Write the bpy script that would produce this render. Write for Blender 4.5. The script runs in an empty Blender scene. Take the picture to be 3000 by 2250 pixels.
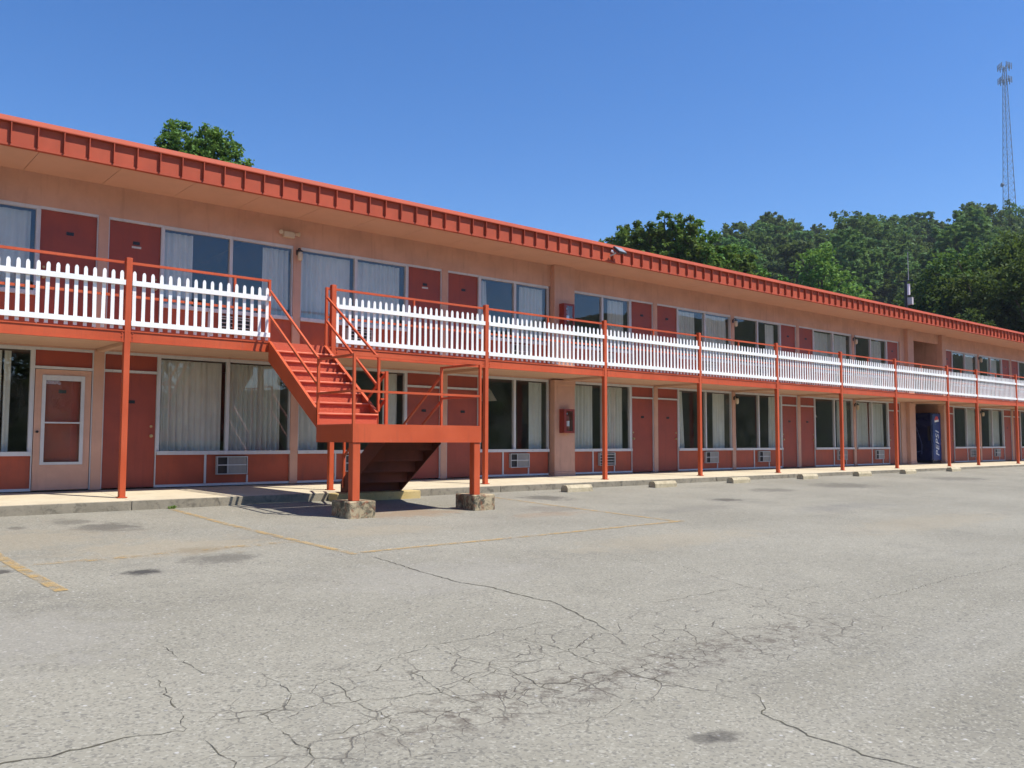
import bpy, math, random
import numpy as np
from mathutils import Matrix, Vector

S = bpy.context.scene
COL = S.collection
R = math.radians

# ------------------------------------------------------------------ camera, sky, sun, exposure
cam_d = bpy.data.cameras.new('camera')
cam = bpy.data.objects.new('camera', cam_d)
COL.objects.link(cam)
cam_d.sensor_width = 36.0
cam_d.lens = 30.43
cam_d.clip_start = 0.05
cam_d.clip_end = 6000.0
rx = Vector((0.76422484, -0.64494451, 0.00264148))
ux = Vector((-0.04438321, -0.04850492, 0.99783636))
fx = Vector((0.64342095, 0.76268857, 0.06569337))
m = Matrix.Identity(4)
for i in range(3):
    m[i][0] = rx[i]; m[i][1] = ux[i]; m[i][2] = -fx[i]
m[0][3], m[1][3], m[2][3] = 0.0, -16.022, 0.847
cam.matrix_world = m
S.camera = cam

SUN = Vector((0.34, -0.50, 1.0)).normalized()
EL = math.asin(SUN.z)
ROT = math.atan2(SUN.x, SUN.y)
W = bpy.data.worlds.new('World')
S.world = W
W.use_nodes = True
wn = W.node_tree
sky = wn.nodes.new('ShaderNodeTexSky')
sky.sky_type = 'NISHITA'
sky.sun_disc = False
sky.sun_elevation = EL
sky.sun_rotation = ROT
sky.altitude = 300.0
sky.air_density = 1.0
sky.dust_density = 0.0
sky.ozone_density = 4.0
bg = wn.nodes['Background']
bg.inputs['Strength'].default_value = 0.125
hsv = wn.nodes.new('ShaderNodeHueSaturation')
hsv.inputs['Hue'].default_value = 0.508
hsv.inputs['Saturation'].default_value = 1.26
wn.links.new(sky.outputs[0], hsv.inputs['Color'])
wn.links.new(hsv.outputs[0], bg.inputs['Color'])

sl = bpy.data.lights.new('sun', 'SUN')
sl.energy = 5.0
sl.angle = R(0.5)
sl.color = (1.0, 0.945, 0.86)
so = bpy.data.objects.new('sun', sl)
so.rotation_euler = (-SUN).to_track_quat('-Z', 'Y').to_euler()
COL.objects.link(so)

S.view_settings.view_transform = 'Standard'
S.view_settings.look = 'None'
S.view_settings.gamma = 1.0
S.view_settings.exposure = 0.45
S.render.engine = 'CYCLES'
S.cycles.use_denoising = True
S.cycles.max_bounces = 5
S.cycles.diffuse_bounces = 3
S.cycles.volume_bounces = 0
S.cycles.use_adaptive_sampling = True
S.cycles.adaptive_threshold = 0.02
S.cycles.transparent_max_bounces = 12
S.cycles.caustics_reflective = False
S.cycles.caustics_refractive = False

# ------------------------------------------------------------------ helpers
def tag(o, label=None, cat=None, group=None, kind=None):
    if label: o['label'] = label
    if cat: o['category'] = cat
    if group: o['group'] = group
    if kind: o['kind'] = kind
    return o

def empty(name, loc=(0, 0, 0), rz=0.0):
    o = bpy.data.objects.new(name, None)
    o.location = loc
    o.rotation_euler = (0, 0, rz)
    o.empty_display_size = 0.2
    COL.objects.link(o)
    return o

def link(name, me, parent=None, loc=None):
    o = bpy.data.objects.new(name, me)
    COL.objects.link(o)
    if parent is not None: o.parent = parent
    if loc is not None: o.location = loc
    return o

class MB:
    def __init__(s): s.v = []; s.f = []
    def box(s, x0, x1, y0, y1, z0, z1):
        if x0 > x1: x0, x1 = x1, x0
        if y0 > y1: y0, y1 = y1, y0
        if z0 > z1: z0, z1 = z1, z0
        b = len(s.v)
        s.v += [(x0,y0,z0),(x1,y0,z0),(x1,y1,z0),(x0,y1,z0),(x0,y0,z1),(x1,y0,z1),(x1,y1,z1),(x0,y1,z1)]
        s.f += [(b,b+3,b+2,b+1),(b+4,b+5,b+6,b+7),(b,b+1,b+5,b+4),(b+1,b+2,b+6,b+5),(b+2,b+3,b+7,b+6),(b+3,b,b+4,b+7)]
        return s
    def bbox(s, x0, x1, y0, y1, z0, z1, c=0.01):
        """box with chamfered edges"""
        b = len(s.v)
        P = []
        for z, i in ((z0, c), (z0 + c, 0), (z1 - c, 0), (z1, c)):
            P += [(x0+i+(c if i == 0 else 0), y0+i, z), (x1-i-(c if i == 0 else 0), y0+i, z), (x1-i, y0+i+(c if i == 0 else 0), z), (x1-i, y1-i-(c if i == 0 else 0), z),
                  (x1-i-(c if i == 0 else 0), y1-i, z), (x0+i+(c if i == 0 else 0), y1-i, z), (x0+i, y1-i-(c if i == 0 else 0), z), (x0+i, y0+i+(c if i == 0 else 0), z)]
        s.v += P
        for L in range(3):
            for k in range(8):
                a = b+L*8+k; d = b+L*8+(k+1) % 8
                s.f.append((a, d, d+8, a+8))
        s.f.append(tuple(b+7-k for k in range(8)))
        s.f.append(tuple(b+24+k for k in range(8)))
        return s
    def prism(s, poly, axis, a, c):
        """extrude a 2D polygon along axis ('x': poly is (y,z); 'y': poly is (x,z); 'z': poly is (x,y))"""
        b = len(s.v); n = len(poly)
        for t in (a, c):
            for p, q in poly:
                s.v.append({'x': (t, p, q), 'y': (p, t, q), 'z': (p, q, t)}[axis])
        s.f.append(tuple(b+i for i in range(n))[::-1])
        s.f.append(tuple(b+n+i for i in range(n)))
        for i in range(n):
            j = (i+1) % n
            s.f.append((b+i, b+j, b+n+j, b+n+i))
        return s
    def tube(s, pts, r, n=8, cap=True):
        pts = [Vector(p) for p in pts]
        rr = r if isinstance(r, (list, tuple)) else [r]*len(pts)
        b = len(s.v)
        prev = None
        for i, p in enumerate(pts):
            if i == 0: d = pts[1]-p
            elif i == len(pts)-1: d = p-pts[i-1]
            else: d = (pts[i+1]-pts[i-1])
            d.normalize()
            up = Vector((0, 0, 1)) if abs(d.z) < 0.9 else Vector((1, 0, 0))
            a = d.cross(up).normalized() if prev is None else (prev - d*prev.dot(d)).normalized()
            prev = a
            c = d.cross(a)
            for k in range(n):
                t = 2*math.pi*(k+0.5)/n
                q = p + (a*math.cos(t)+c*math.sin(t))*rr[i]
                s.v.append(tuple(q))
        for i in range(len(pts)-1):
            for k in range(n):
                k2 = (k+1) % n
                s.f.append((b+i*n+k, b+i*n+k2, b+(i+1)*n+k2, b+(i+1)*n+k))
        if cap:
            s.f.append(tuple(b+k for k in range(n))[::-1])
            s.f.append(tuple(b+(len(pts)-1)*n+k for k in range(n)))
        return s
    def sq(s, p, q, w):
        """square bar from p to q"""
        return s.tube([p, q], w*0.7071, 4)
    def mesh(s, name, mat, smooth=False):
        me = bpy.data.meshes.new(name)
        me.from_pydata(s.v, [], s.f)
        me.materials.append(mat)
        if smooth:
            for p in me.polygons: p.use_smooth = True
        me.update()
        return me
    def build(s, name, mat, parent=None, loc=None, smooth=False):
        return link(name, s.mesh(name, mat, smooth), parent, loc)

# ------------------------------------------------------------------ materials
class NT:
    """small node-tree writer"""
    def __init__(s, name):
        s.m = bpy.data.materials.new(name); s.m.use_nodes = True
        s.t = s.m.node_tree; s.t.nodes.clear()
        s.out = s.n('ShaderNodeOutputMaterial')
        s.pos = s.n('ShaderNodeNewGeometry').outputs['Position']
    def n(s, ty, **kw):
        x = s.t.nodes.new(ty)
        for k, v in kw.items(): setattr(x, k, v)
        return x
    def put(s, sock, v):
        if hasattr(v, 'is_output') or hasattr(v, 'links'): s.t.links.new(v, sock)
        else: sock.default_value = v
    def noise(s, scale, detail=4, rough=0.55, vec=None, dist=0.0):
        x = s.n('ShaderNodeTexNoise')
        s.put(x.inputs['Vector'], vec if vec is not None else s.pos)
        x.inputs['Scale'].default_value = scale; x.inputs['Detail'].default_value = detail
        x.inputs['Roughness'].default_value = rough; x.inputs['Distortion'].default_value = dist
        return x.outputs['Fac']
    def math(s, op, a, b=0.0, c=None, clamp=False):
        x = s.n('ShaderNodeMath', operation=op); x.use_clamp = clamp
        s.put(x.inputs[0], a); s.put(x.inputs[1], b)
        if c is not None: s.put(x.inputs[2], c)
        return x.outputs[0]
    def ramp(s, fac, a, b, lo=0.0, hi=1.0):
        x = s.n('ShaderNodeMapRange'); x.clamp = True; x.interpolation_type = 'SMOOTHSTEP'
        s.put(x.inputs['Value'], fac)
        for k, v in (('From Min', a), ('From Max', b), ('To Min', lo), ('To Max', hi)): x.inputs[k].default_value = v
        return x.outputs['Result']
    def mix(s, fac, a, b, mode='MIX'):
        x = s.n('ShaderNodeMix', data_type='RGBA', blend_type=mode)
        s.put(x.inputs['Factor'], fac)
        s.put(x.inputs[6], a if not isinstance(a, tuple) else (*a[:3], 1))
        s.put(x.inputs[7], b if not isinstance(b, tuple) else (*b[:3], 1))
        return x.outputs[2]
    def vscale(s, v):
        x = s.n('ShaderNodeMapping'); s.put(x.inputs['Vector'], s.pos); x.inputs['Scale'].default_value = v
        return x.outputs[0]
    def bump(s, h, strength=0.3, dist=0.01):
        x = s.n('ShaderNodeBump'); s.put(x.inputs['Height'], h)
        x.inputs['Strength'].default_value = strength; x.inputs['Distance'].default_value = dist
        return x.outputs[0]
    def bsdf(s, col, rough=0.6, metal=0.0, normal=None, spec=0.4):
        x = s.n('ShaderNodeBsdfPrincipled')
        s.put(x.inputs['Base Color'], col if not isinstance(col, tuple) else (*col[:3], 1))
        s.put(x.inputs['Roughness'], rough); s.put(x.inputs['Metallic'], metal)
        x.inputs['Specular IOR Level'].default_value = spec
        if normal is not None: s.put(x.inputs['Normal'], normal)
        return x.outputs[0]
    def done(s, sh):
        s.t.links.new(sh, s.out.inputs['Surface']); return s.m

def paint(name, col, rough=0.5, var=0.12, dirt=(0.12, 0.09, 0.07), amount=0.15, spec=0.4, streak=True):
    n = NT(name)
    big = n.noise(1.7, 5, 0.6)
    st = n.noise(2.3, 4, 0.6, n.vscale((5.0, 5.0, 0.5)))
    fine = n.noise(38, 3)
    c = n.mix(n.ramp(big, 0.3, 0.7), tuple(v*(1-var) for v in col), tuple(min(1, v*(1+var)) for v in col))
    f = n.math('MULTIPLY', n.ramp(st if streak else big, 0.5, 0.8), amount)
    c = n.mix(f, c, dirt)
    c = n.mix(n.math('MULTIPLY', n.ramp(fine, 0.62, 0.75), amount*0.8), c, dirt)
    r = n.ramp(big, 0.2, 0.8, rough-0.08, rough+0.1)
    return n.done(n.bsdf(c, r, 0.0, n.bump(n.noise(60, 3), 0.12, 0.004), spec))

M = {}
def weathered_orange():
    n = NT('weathered_orange_paint')
    big = n.noise(1.1, 5, 0.6)
    c = n.mix(n.ramp(big, 0.3, 0.7), (0.455, 0.074, 0.023), (0.545, 0.097, 0.033))
    c = n.mix(n.math('MULTIPLY', n.ramp(n.noise(2.5, 5, 0.65, n.vscale((7, 7, 0.6))), 0.48, 0.78), 0.32), c, (0.24, 0.055, 0.03))
    c = n.mix(n.math('MULTIPLY', n.ramp(n.noise(9, 6, 0.7), 0.60, 0.72), 0.35), c, (0.58, 0.17, 0.09))
    chip = n.ramp(n.noise(26, 6, 0.75), 0.665, 0.70)
    c = n.mix(n.math('MULTIPLY', chip, 0.75), c, (0.11, 0.045, 0.025))
    h = n.math('SUBTRACT', n.math('MULTIPLY', n.noise(35, 4), 0.5), chip)
    return n.done(n.bsdf(c, n.ramp(big, 0.2, 0.8, 0.38, 0.62), 0, n.bump(h, 0.25, 0.004), 0.35))
M['orange'] = weathered_orange()
M['rust'] = paint('shade_darkened_underside', (0.135, 0.036, 0.024), 0.7, 0.25, (0.05, 0.025, 0.02), 0.4)  # lower-flight brown with the underside's shade put into the colour
M['nosing'] = paint('highlight_nosing', (0.62, 0.17, 0.09), 0.4, 0.2, (0.30, 0.10, 0.06), 0.25)  # brighter orange paints the sunlit highlight along the tread edges
M['roof_red'] = paint('roof_metal_red', (0.415, 0.086, 0.046), 0.6, 0.10, (0.30, 0.075, 0.045), 0.3, 0.15)
M['door_red'] = paint('door_red', (0.30, 0.058, 0.034), 0.5, 0.12, (0.16, 0.04, 0.03), 0.34)
M['panel_red'] = paint('panel_red', (0.37, 0.074, 0.035), 0.55, 0.14, (0.17, 0.055, 0.04), 0.4)
M['peach'] = paint('peach_wall', (0.57, 0.335, 0.245), 0.8, 0.08, (0.30, 0.175, 0.13), 0.34, 0.2)
M['soffit'] = paint('soffit_peach', (0.60, 0.38, 0.27), 0.8, 0.05, (0.36, 0.22, 0.15), 0.18, 0.2, False)
M['frame'] = paint('aluminium_frame', (0.56, 0.56, 0.57), 0.45, 0.06, (0.28, 0.24, 0.20), 0.3)
M['white'] = paint('white_vinyl', (0.84, 0.84, 0.82), 0.4, 0.03, (0.5, 0.46, 0.38), 0.10)
M['beige'] = paint('beige_plastic', (0.60, 0.50, 0.36), 0.5, 0.08)
M['dark'] = paint('dark_metal', (0.03, 0.03, 0.032), 0.45, 0.2, (0.08, 0.07, 0.06), 0.2)
M['steel'] = paint('galvanised_steel', (0.42, 0.43, 0.43), 0.4, 0.12, (0.25, 0.2, 0.16), 0.25)
M['ac_grey'] = paint('grille_grey', (0.34, 0.33, 0.31), 0.5, 0.1, (0.15, 0.12, 0.10), 0.3)
M['room'] = paint('room_plaster', (0.17, 0.155, 0.135), 0.9, 0.05, (0.2, 0.17, 0.14), 0.1, 0.2)
M['carpet'] = paint('room_carpet', (0.10, 0.07, 0.06), 0.95, 0.2, (0.05, 0.04, 0.04), 0.2, 0.1)
M['plate'] = paint('number_plate_black', (0.015, 0.014, 0.014), 0.35, 0.1, (0.04, 0.04, 0.04), 0.1)
M['mark'] = paint('number_mark', (0.55, 0.53, 0.48), 0.5, 0.05)
M['brass'] = paint('worn_brass', (0.45, 0.33, 0.16), 0.35, 0.1)
M['ext_red'] = paint('cabinet_red', (0.25, 0.036, 0.026), 0.4, 0.1, (0.12, 0.03, 0.03), 0.2)
M['navy'] = paint('machine_navy', (0.012, 0.018, 0.07), 0.25, 0.2, (0.02, 0.02, 0.05), 0.1)
M['blue'] = paint('machine_blue', (0.014, 0.045, 0.19), 0.3, 0.1, (0.02, 0.04, 0.15), 0.1)
M['logo_white'] = paint('logo_white', (0.8, 0.82, 0.85), 0.4, 0.03, (0.5, 0.5, 0.5), 0.05)
M['logo_red'] = paint('logo_red', (0.55, 0.04, 0.05), 0.4, 0.05)
M['swirl'] = paint('machine_swirl', (0.10, 0.13, 0.30), 0.4, 0.3)
M['shade'] = paint('lamp_shade_cream', (0.62, 0.56, 0.44), 0.8, 0.05)
M['tower'] = paint('tower_steel', (0.20, 0.21, 0.23), 0.5, 0.1)
M['lens'] = paint('flood_lens', (0.30, 0.31, 0.30), 0.15, 0.05, (0.2, 0.2, 0.2), 0.05)

def gritty():
    n = NT('orange_grit_tread')
    g = n.noise(85, 2, 0.6)
    c = n.mix(n.ramp(g, 0.35, 0.7), (0.44, 0.07, 0.03), (0.64, 0.14, 0.065))
    w = n.ramp(n.noise(3.0, 5, 0.6), 0.58, 0.78)
    c = n.mix(n.math('MULTIPLY', w, 0.35), c, (0.20, 0.06, 0.04))
    return n.done(n.bsdf(c, 0.55, 0, n.bump(g, 0.8, 0.01)))
M['orange_grit'] = gritty()

def glass():
    n = NT('window_glass')
    fr = n.n('ShaderNodeFresnel'); fr.inputs['IOR'].default_value = 1.5
    f = n.math('MULTIPLY_ADD', fr.outputs[0], 1.25, 0.03, True)
    gb = n.n('ShaderNodeNewGeometry')
    f = n.math('MULTIPLY', f, n.math('SUBTRACT', 1.0, gb.outputs['Backfacing']))
    tr = n.n('ShaderNodeBsdfTransparent'); tr.inputs['Color'].default_value = (0.97, 0.98, 0.98, 1)
    gl = n.n('ShaderNodeBsdfGlossy'); gl.inputs['Roughness'].default_value = 0.0
    gl.inputs['Color'].default_value = (0.95, 0.97, 1.0, 1)
    wob = n.noise(1.1, 2, 0.5)
    n.put(gl.inputs['Normal'], n.bump(wob, 0.06, 0.05))
    dust = n.n('ShaderNodeBsdfDiffuse'); dust.inputs['Color'].default_value = (0.42, 0.42, 0.40, 1)
    d = n.math('MULTIPLY', n.ramp(n.noise(2.2, 5, 0.65), 0.35, 0.8), 0.045)
    a = n.n('ShaderNodeMixShader'); n.put(a.inputs[0], f); n.put(a.inputs[1], tr.outputs[0]); n.put(a.inputs[2], gl.outputs[0])
    b = n.n('ShaderNodeMixShader'); n.put(b.inputs[0], d); n.put(b.inputs[1], a.outputs[0]); n.put(b.inputs[2], dust.outputs[0])
    return n.done(b.outputs[0])
M['glass'] = glass()

def curtain_mat():
    n = NT('curtain_cloth')
    oi = n.n('ShaderNodeObjectInfo')
    c = n.mix(oi.outputs['Random'], (0.66, 0.69, 0.63), (0.78, 0.77, 0.69))
    c = n.mix(n.ramp(n.noise(3, 4, 0.6, n.vscale((6, 1, 0.4))), 0.4, 0.8), c, (0.60, 0.60, 0.54))
    d = n.n('ShaderNodeBsdfDiffuse'); n.put(d.inputs['Color'], c)
    t = n.n('ShaderNodeBsdfTranslucent'); n.put(t.inputs['Color'], c)
    x = n.n('ShaderNodeMixShader'); x.inputs[0].default_value = 0.18
    n.put(x.inputs[1], d.outputs[0]); n.put(x.inputs[2], t.outputs[0])
    return n.done(x.outputs[0])
M['curtain'] = curtain_mat()

def concrete(name, a, b, stain, amt, scale=1.0, moss=None, thr=0.48):
    n = NT(name)
    c = n.mix(n.ramp(n.noise(1.3*scale, 6, 0.65), 0.3, 0.7), a, b)
    c = n.mix(n.math('MULTIPLY', n.ramp(n.noise(4.5*scale, 6, 0.7, dist=0.6), thr, thr+0.22), amt), c, stain)
    c = n.mix(n.math('MULTIPLY', n.ramp(n.noise(45, 3, 0.6), 0.5, 0.75), 0.35), c, tuple(v*0.72 for v in a))
    if moss:
        c = n.mix(n.math('MULTIPLY', n.ramp(n.noise(6*scale, 5, 0.7), 0.5, 0.62), moss[1]), c, moss[0])
    h = n.math('ADD', n.noise(30, 4, 0.6), n.math('MULTIPLY', n.noise(140, 2), 0.6))
    return n.done(n.bsdf(c, 0.88, 0, n.bump(h, 0.35, 0.008), 0.25))
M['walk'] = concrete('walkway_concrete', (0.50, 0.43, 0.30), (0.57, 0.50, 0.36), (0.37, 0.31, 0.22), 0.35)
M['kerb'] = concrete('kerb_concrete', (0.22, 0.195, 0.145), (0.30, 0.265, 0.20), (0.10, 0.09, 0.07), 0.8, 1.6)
M['footing'] = concrete('footing_concrete', (0.34, 0.28, 0.17), (0.44, 0.36, 0.23), (0.045, 0.048, 0.038), 0.9, 1.7, ((0.24, 0.075, 0.035), 0.6), 0.40)
M['stop'] = concrete('wheel_stop_concrete', (0.40, 0.34, 0.22), (0.52, 0.45, 0.31), (0.20, 0.165, 0.11), 0.65, 2.4)
M['yellow_conc'] = concrete('yellow_painted_concrete', (0.48, 0.36, 0.15), (0.54, 0.42, 0.20), (0.22, 0.17, 0.10), 0.6, 2.0)

def asphalt():
    n = NT('old_asphalt')
    c = n.mix(n.ramp(n.noise(0.35, 6, 0.62), 0.32, 0.68), (0.226, 0.213, 0.168), (0.282, 0.266, 0.212))
    c = n.mix(n.math('MULTIPLY', n.ramp(n.noise(0.9, 6, 0.7, n.vscale((1.0, 1.6, 1.0))), 0.5, 0.75), 0.5), c, (0.165, 0.157, 0.132))
    c = n.mix(n.math('MULTIPLY', n.ramp(n.noise(0.6, 5, 0.6, n.vscale((0.35, 1.5, 1.0)), 0.4), 0.55, 0.75), 0.5), c, (0.285, 0.272, 0.225))
    # aggregate
    v1 = n.n('ShaderNodeTexVoronoi'); n.put(v1.inputs['Vector'], n.pos); v1.inputs['Scale'].default_value = 75
    sep = n.n('ShaderNodeSeparateColor'); n.put(sep.inputs[0], v1.outputs['Color'])
    agg = sep.outputs[0]
    c = n.mix(n.math('MULTIPLY', n.ramp(agg, 0.0, 0.35, 1, 0), 0.55), c, (0.115, 0.110, 0.098))
    c = n.mix(n.math('MULTIPLY', n.ramp(agg, 0.80, 0.98), 0.6), c, (0.37, 0.355, 0.295))
    v2 = n.n('ShaderNodeTexVoronoi'); n.put(v2.inputs['Vector'], n.pos); v2.inputs['Scale'].default_value = 22
    sep2 = n.n('ShaderNodeSeparateColor'); n.put(sep2.inputs[0], v2.outputs['Color'])
    spot = n.math('MULTIPLY', n.ramp(v2.outputs['Distance'], 0.14, 0.3, 1, 0), n.ramp(sep2.outputs[1], 0.86, 0.93))
    c = n.mix(n.math('MULTIPLY', spot, 0.8), c, (0.46, 0.45, 0.42))
    spotd = n.math('MULTIPLY', n.ramp(v2.outputs['Distance'], 0.2, 0.4, 1, 0), n.ramp(sep2.outputs[2], 0.84, 0.92))
    c = n.mix(n.math('MULTIPLY', spotd, 0.5), c, (0.08, 0.078, 0.07))
    # oil stains where cars have stood
    xyz = n.n('ShaderNodeSeparateXYZ'); n.put(xyz.inputs[0], n.pos)
    wob = n.math('MULTIPLY', n.math('SUBTRACT', n.noise(4.2, 6, 0.72), 0.5), 2.6)
    for (sx, sy, ax, ay, k, cc) in STAINS:
        dx = n.math('DIVIDE', n.math('SUBTRACT', xyz.outputs[0], sx), ax)
        dy = n.math('DIVIDE', n.math('SUBTRACT', xyz.outputs[1], sy), ay)
        d = n.math('SQRT', n.math('ADD', n.math('MULTIPLY', dx, dx), n.math('MULTIPLY', dy, dy)))
        d = n.math('ADD', d, wob)
        c = n.mix(n.math('MULTIPLY', n.ramp(d, 0.35, 1.15, 1, 0), k), c, cc)
    # fatigue (alligator) cracking along the drive lane
    warp = n.n('ShaderNodeTexNoise'); n.put(warp.inputs['Vector'], n.pos); warp.inputs['Scale'].default_value = 2.5; warp.inputs['Detail'].default_value = 5
    wv = n.mix(0.24, n.pos, warp.outputs['Color'], 'ADD')
    vo = n.n('ShaderNodeTexVoronoi', feature='DISTANCE_TO_EDGE'); n.put(vo.inputs['Vector'], wv); vo.inputs['Scale'].default_value = 3.4
    vo2 = n.n('ShaderNodeTexVoronoi', feature='DISTANCE_TO_EDGE'); n.put(vo2.inputs['Vector'], wv); vo2.inputs['Scale'].default_value = 7.5
    l1 = n.ramp(vo.outputs['Distance'], 0.005, 0.026, 1, 0)
    l2 = n.ramp(vo2.outputs['Distance'], 0.008, 0.035, 1, 0)
    lane = n.math('MULTIPLY', n.ramp(n.math('ABSOLUTE', n.math('ADD', xyz.outputs[1], 12.05)), 0.35, 1.15, 1, 0),
                  n.math('MULTIPLY', n.ramp(xyz.outputs[0], 1.2, 2.2), n.ramp(xyz.outputs[0], 5.5, 8.5, 1, 0)))
    rut = n.math('MULTIPLY', n.ramp(n.math('ABSOLUTE', n.math('ADD', xyz.outputs[1], 12.32)), 0.05, 0.42, 1, 0),
                 n.math('MULTIPLY', n.ramp(xyz.outputs[0], 1.6, 3.0), n.ramp(xyz.outputs[0], 5.5, 7.2, 1, 0)))
    gap = n.ramp(n.noise(2.6, 4, 0.6), 0.36, 0.58)
    ck = n.math('MULTIPLY', n.math('MULTIPLY', l1, lane), gap)
    ck2 = n.math('MULTIPLY', n.math('MULTIPLY', l2, rut), n.ramp(n.noise(4, 3), 0.42, 0.6))
    ckk = n.math('MAXIMUM', ck, ck2)
    c = n.mix(n.math('MULTIPLY', ckk, 0.72), c, (0.085, 0.075, 0.062))
    c = n.mix(n.math('MULTIPLY', n.math('MULTIPLY', rut, n.ramp(n.noise(9, 5, 0.7), 0.46, 0.64)), 0.7), c, (0.095, 0.078, 0.062))
    h = n.math('ADD', n.math('MULTIPLY', agg, 0.7), n.math('MULTIPLY', n.noise(28, 4), 0.8))
    h = n.math('SUBTRACT', h, n.math('MULTIPLY', ckk, 3.0))
    return n.done(n.bsdf(c, 0.92, 0, n.bump(h, 0.5, 0.006), 0.2))
DK = (0.055, 0.05, 0.045); RS = (0.26, 0.17, 0.10); SD = (0.31, 0.265, 0.185)
STAINS = [(3.05, -3.1, 0.3, 0.4, 0.45, DK), (3.35, -3.9, 0.5, 0.55, 0.6, DK), (2.35, -3.4, 0.12, 0.2, 0.5, DK),
          (3.6, -6.3, 0.38, 0.25, 0.55, (0.10, 0.075, 0.04)), (3.6, -6.95, 0.5, 0.35, 0.5, DK), (2.72, -7.36, 0.2, 0.17, 0.9, (0.05, 0.048, 0.045)),
          (11.5, -3.4, 0.55, 0.6, 0.6, DK), (14.6, -5.4, 0.45, 0.3, 0.7, DK), (17.8, -4.4, 0.8, 0.5, 0.45, DK), (3.54, -13.3, 0.075, 0.07, 0.55, DK), (3.645, -13.35, 0.085, 0.08, 0.6, DK),
          (7.7, -4.4, 1.1, 0.55, 0.55, RS), (9.6, -5.6, 0.9, 0.3, 0.35, RS), (10.2, -5.0, 0.8, 0.5, 0.4, (0.13, 0.11, 0.09)), (21.0, -4.4, 1.3, 0.8, 0.45, DK), (27.5, -4.5, 1.6, 0.8, 0.4, DK), (15.5, -7.4, 1.8, 0.5, 0.35, (0.15, 0.145, 0.135)), (1.65, -6.65, 0.14, 0.14, 0.8, DK), (3.5, -6.0, 1.4, 0.7, 0.5, SD), (2.0, -4.6, 1.6, 0.9, 0.4, SD), (6.2, -5.9, 1.2, 0.5, 0.4, SD), (9.0, -8.6, 2.2, 0.6, 0.35, SD), (14.5, -9.5, 3.0, 0.7, 0.35, SD), (12.5, -6.2, 1.5, 0.4, 0.35, (0.16, 0.15, 0.13)), (5.0, -9.0, 1.5, 0.9, 0.3, (0.30, 0.285, 0.25)), (1.2, -9.4, 1.0, 1.0, 0.35, (0.30, 0.285, 0.25))]
M['asphalt'] = asphalt()

def worn_yellow(name, lo, hi, k):
    n = NT(name)
    c = n.mix(n.ramp(n.noise(5, 5, 0.7), 0.35, 0.7), (0.46, 0.30, 0.10), (0.42, 0.32, 0.18))
    al = n.ramp(n.noise(5.5, 6, 0.75), lo, hi)
    al2 = n.ramp(n.noise(60, 3, 0.7), 0.30, 0.52)
    al = n.math('MULTIPLY', n.math('MULTIPLY', al, al2), k)
    tr = n.n('ShaderNodeBsdfTransparent')
    x = n.n('ShaderNodeMixShader'); n.put(x.inputs[0], al); n.put(x.inputs[1], tr.outputs[0]); n.put(x.inputs[2], n.bsdf(c, 0.85))
    return n.done(x.outputs[0])
M['yellow'] = worn_yellow('worn_yellow_paint', 0.34, 0.58, 0.8)
M['yellow_faint'] = worn_yellow('faded_yellow_paint', 0.47, 0.66, 0.75)

def crack_mat(name, lo, hi):
    n = NT(name)
    c = n.mix(n.ramp(n.noise(14, 4, 0.7), 0.35, 0.65), (0.05, 0.045, 0.037), (0.11, 0.10, 0.065))
    al = n.math('MULTIPLY', n.ramp(n.noise(9, 4, 0.7), lo, hi), 0.88)
    tr = n.n('ShaderNodeBsdfTransparent')
    x = n.n('ShaderNodeMixShader'); n.put(x.inputs[0], al); n.put(x.inputs[1], tr.outputs[0]); n.put(x.inputs[2], n.bsdf(c, 0.95))
    return n.done(x.outputs[0])
M['crack'] = crack_mat('crack_filled_with_dirt', 0.34, 0.56)
M['crack_deep'] = crack_mat('open_crack', 0.24, 0.44)

def leaves(name, a, b, trans=0.35, c3=None):
    n = NT(name)
    oi = n.n('ShaderNodeObjectInfo')
    gi = n.n('ShaderNodeNewGeometry')
    c = n.mix(gi.outputs['Random Per Island'], a, b)
    hs = n.n('ShaderNodeHueSaturation')
    n.put(hs.inputs['Hue'], n.math('MULTIPLY_ADD', oi.outputs['Random'], 0.05, 0.472))
    n.put(hs.inputs['Value'], n.math('MULTIPLY_ADD', oi.outputs['Random'], 0.75, 0.62))
    n.put(hs.inputs['Color'], c)
    p = n.bsdf(hs.outputs[0], 0.65, 0, None, 0.12)
    t = n.n('ShaderNodeBsdfTranslucent'); n.put(t.inputs['Color'], n.mix(0.5, hs.outputs[0], (0.16, 0.22, 0.03)))
    x = n.n('ShaderNodeMixShader'); x.inputs[0].default_value = trans
    n.put(x.inputs[1], p); n.put(x.inputs[2], t.outputs[0])
    return n.done(x.outputs[0])
M['leaf_near'] = leaves('leaf_broad', (0.075, 0.155, 0.032), (0.175, 0.27, 0.065))
M['leaf_dark'] = leaves('leaf_dark', (0.046, 0.098, 0.026), (0.10, 0.17, 0.044))
M['leaf_bright'] = leaves('leaf_bright', (0.085, 0.155, 0.026), (0.18, 0.26, 0.055))
M['leaf_hill'] = leaves('leaf_hillside', (0.070, 0.148, 0.044), (0.14, 0.225, 0.068))
M['bark'] = paint('bark', (0.12, 0.09, 0.065), 0.9, 0.25, (0.05, 0.04, 0.03), 0.4, 0.1)
def soil():
    n = NT('forest_floor')
    c = n.mix(n.ramp(n.noise(0.25, 6, 0.7), 0.35, 0.65), (0.022, 0.035, 0.010), (0.05, 0.075, 0.02))
    return n.done(n.bsdf(c, 0.95, 0, n.bump(n.noise(0.5, 6, 0.7), 1.0, 1.5), 0.1))
M['hill'] = soil()
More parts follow.
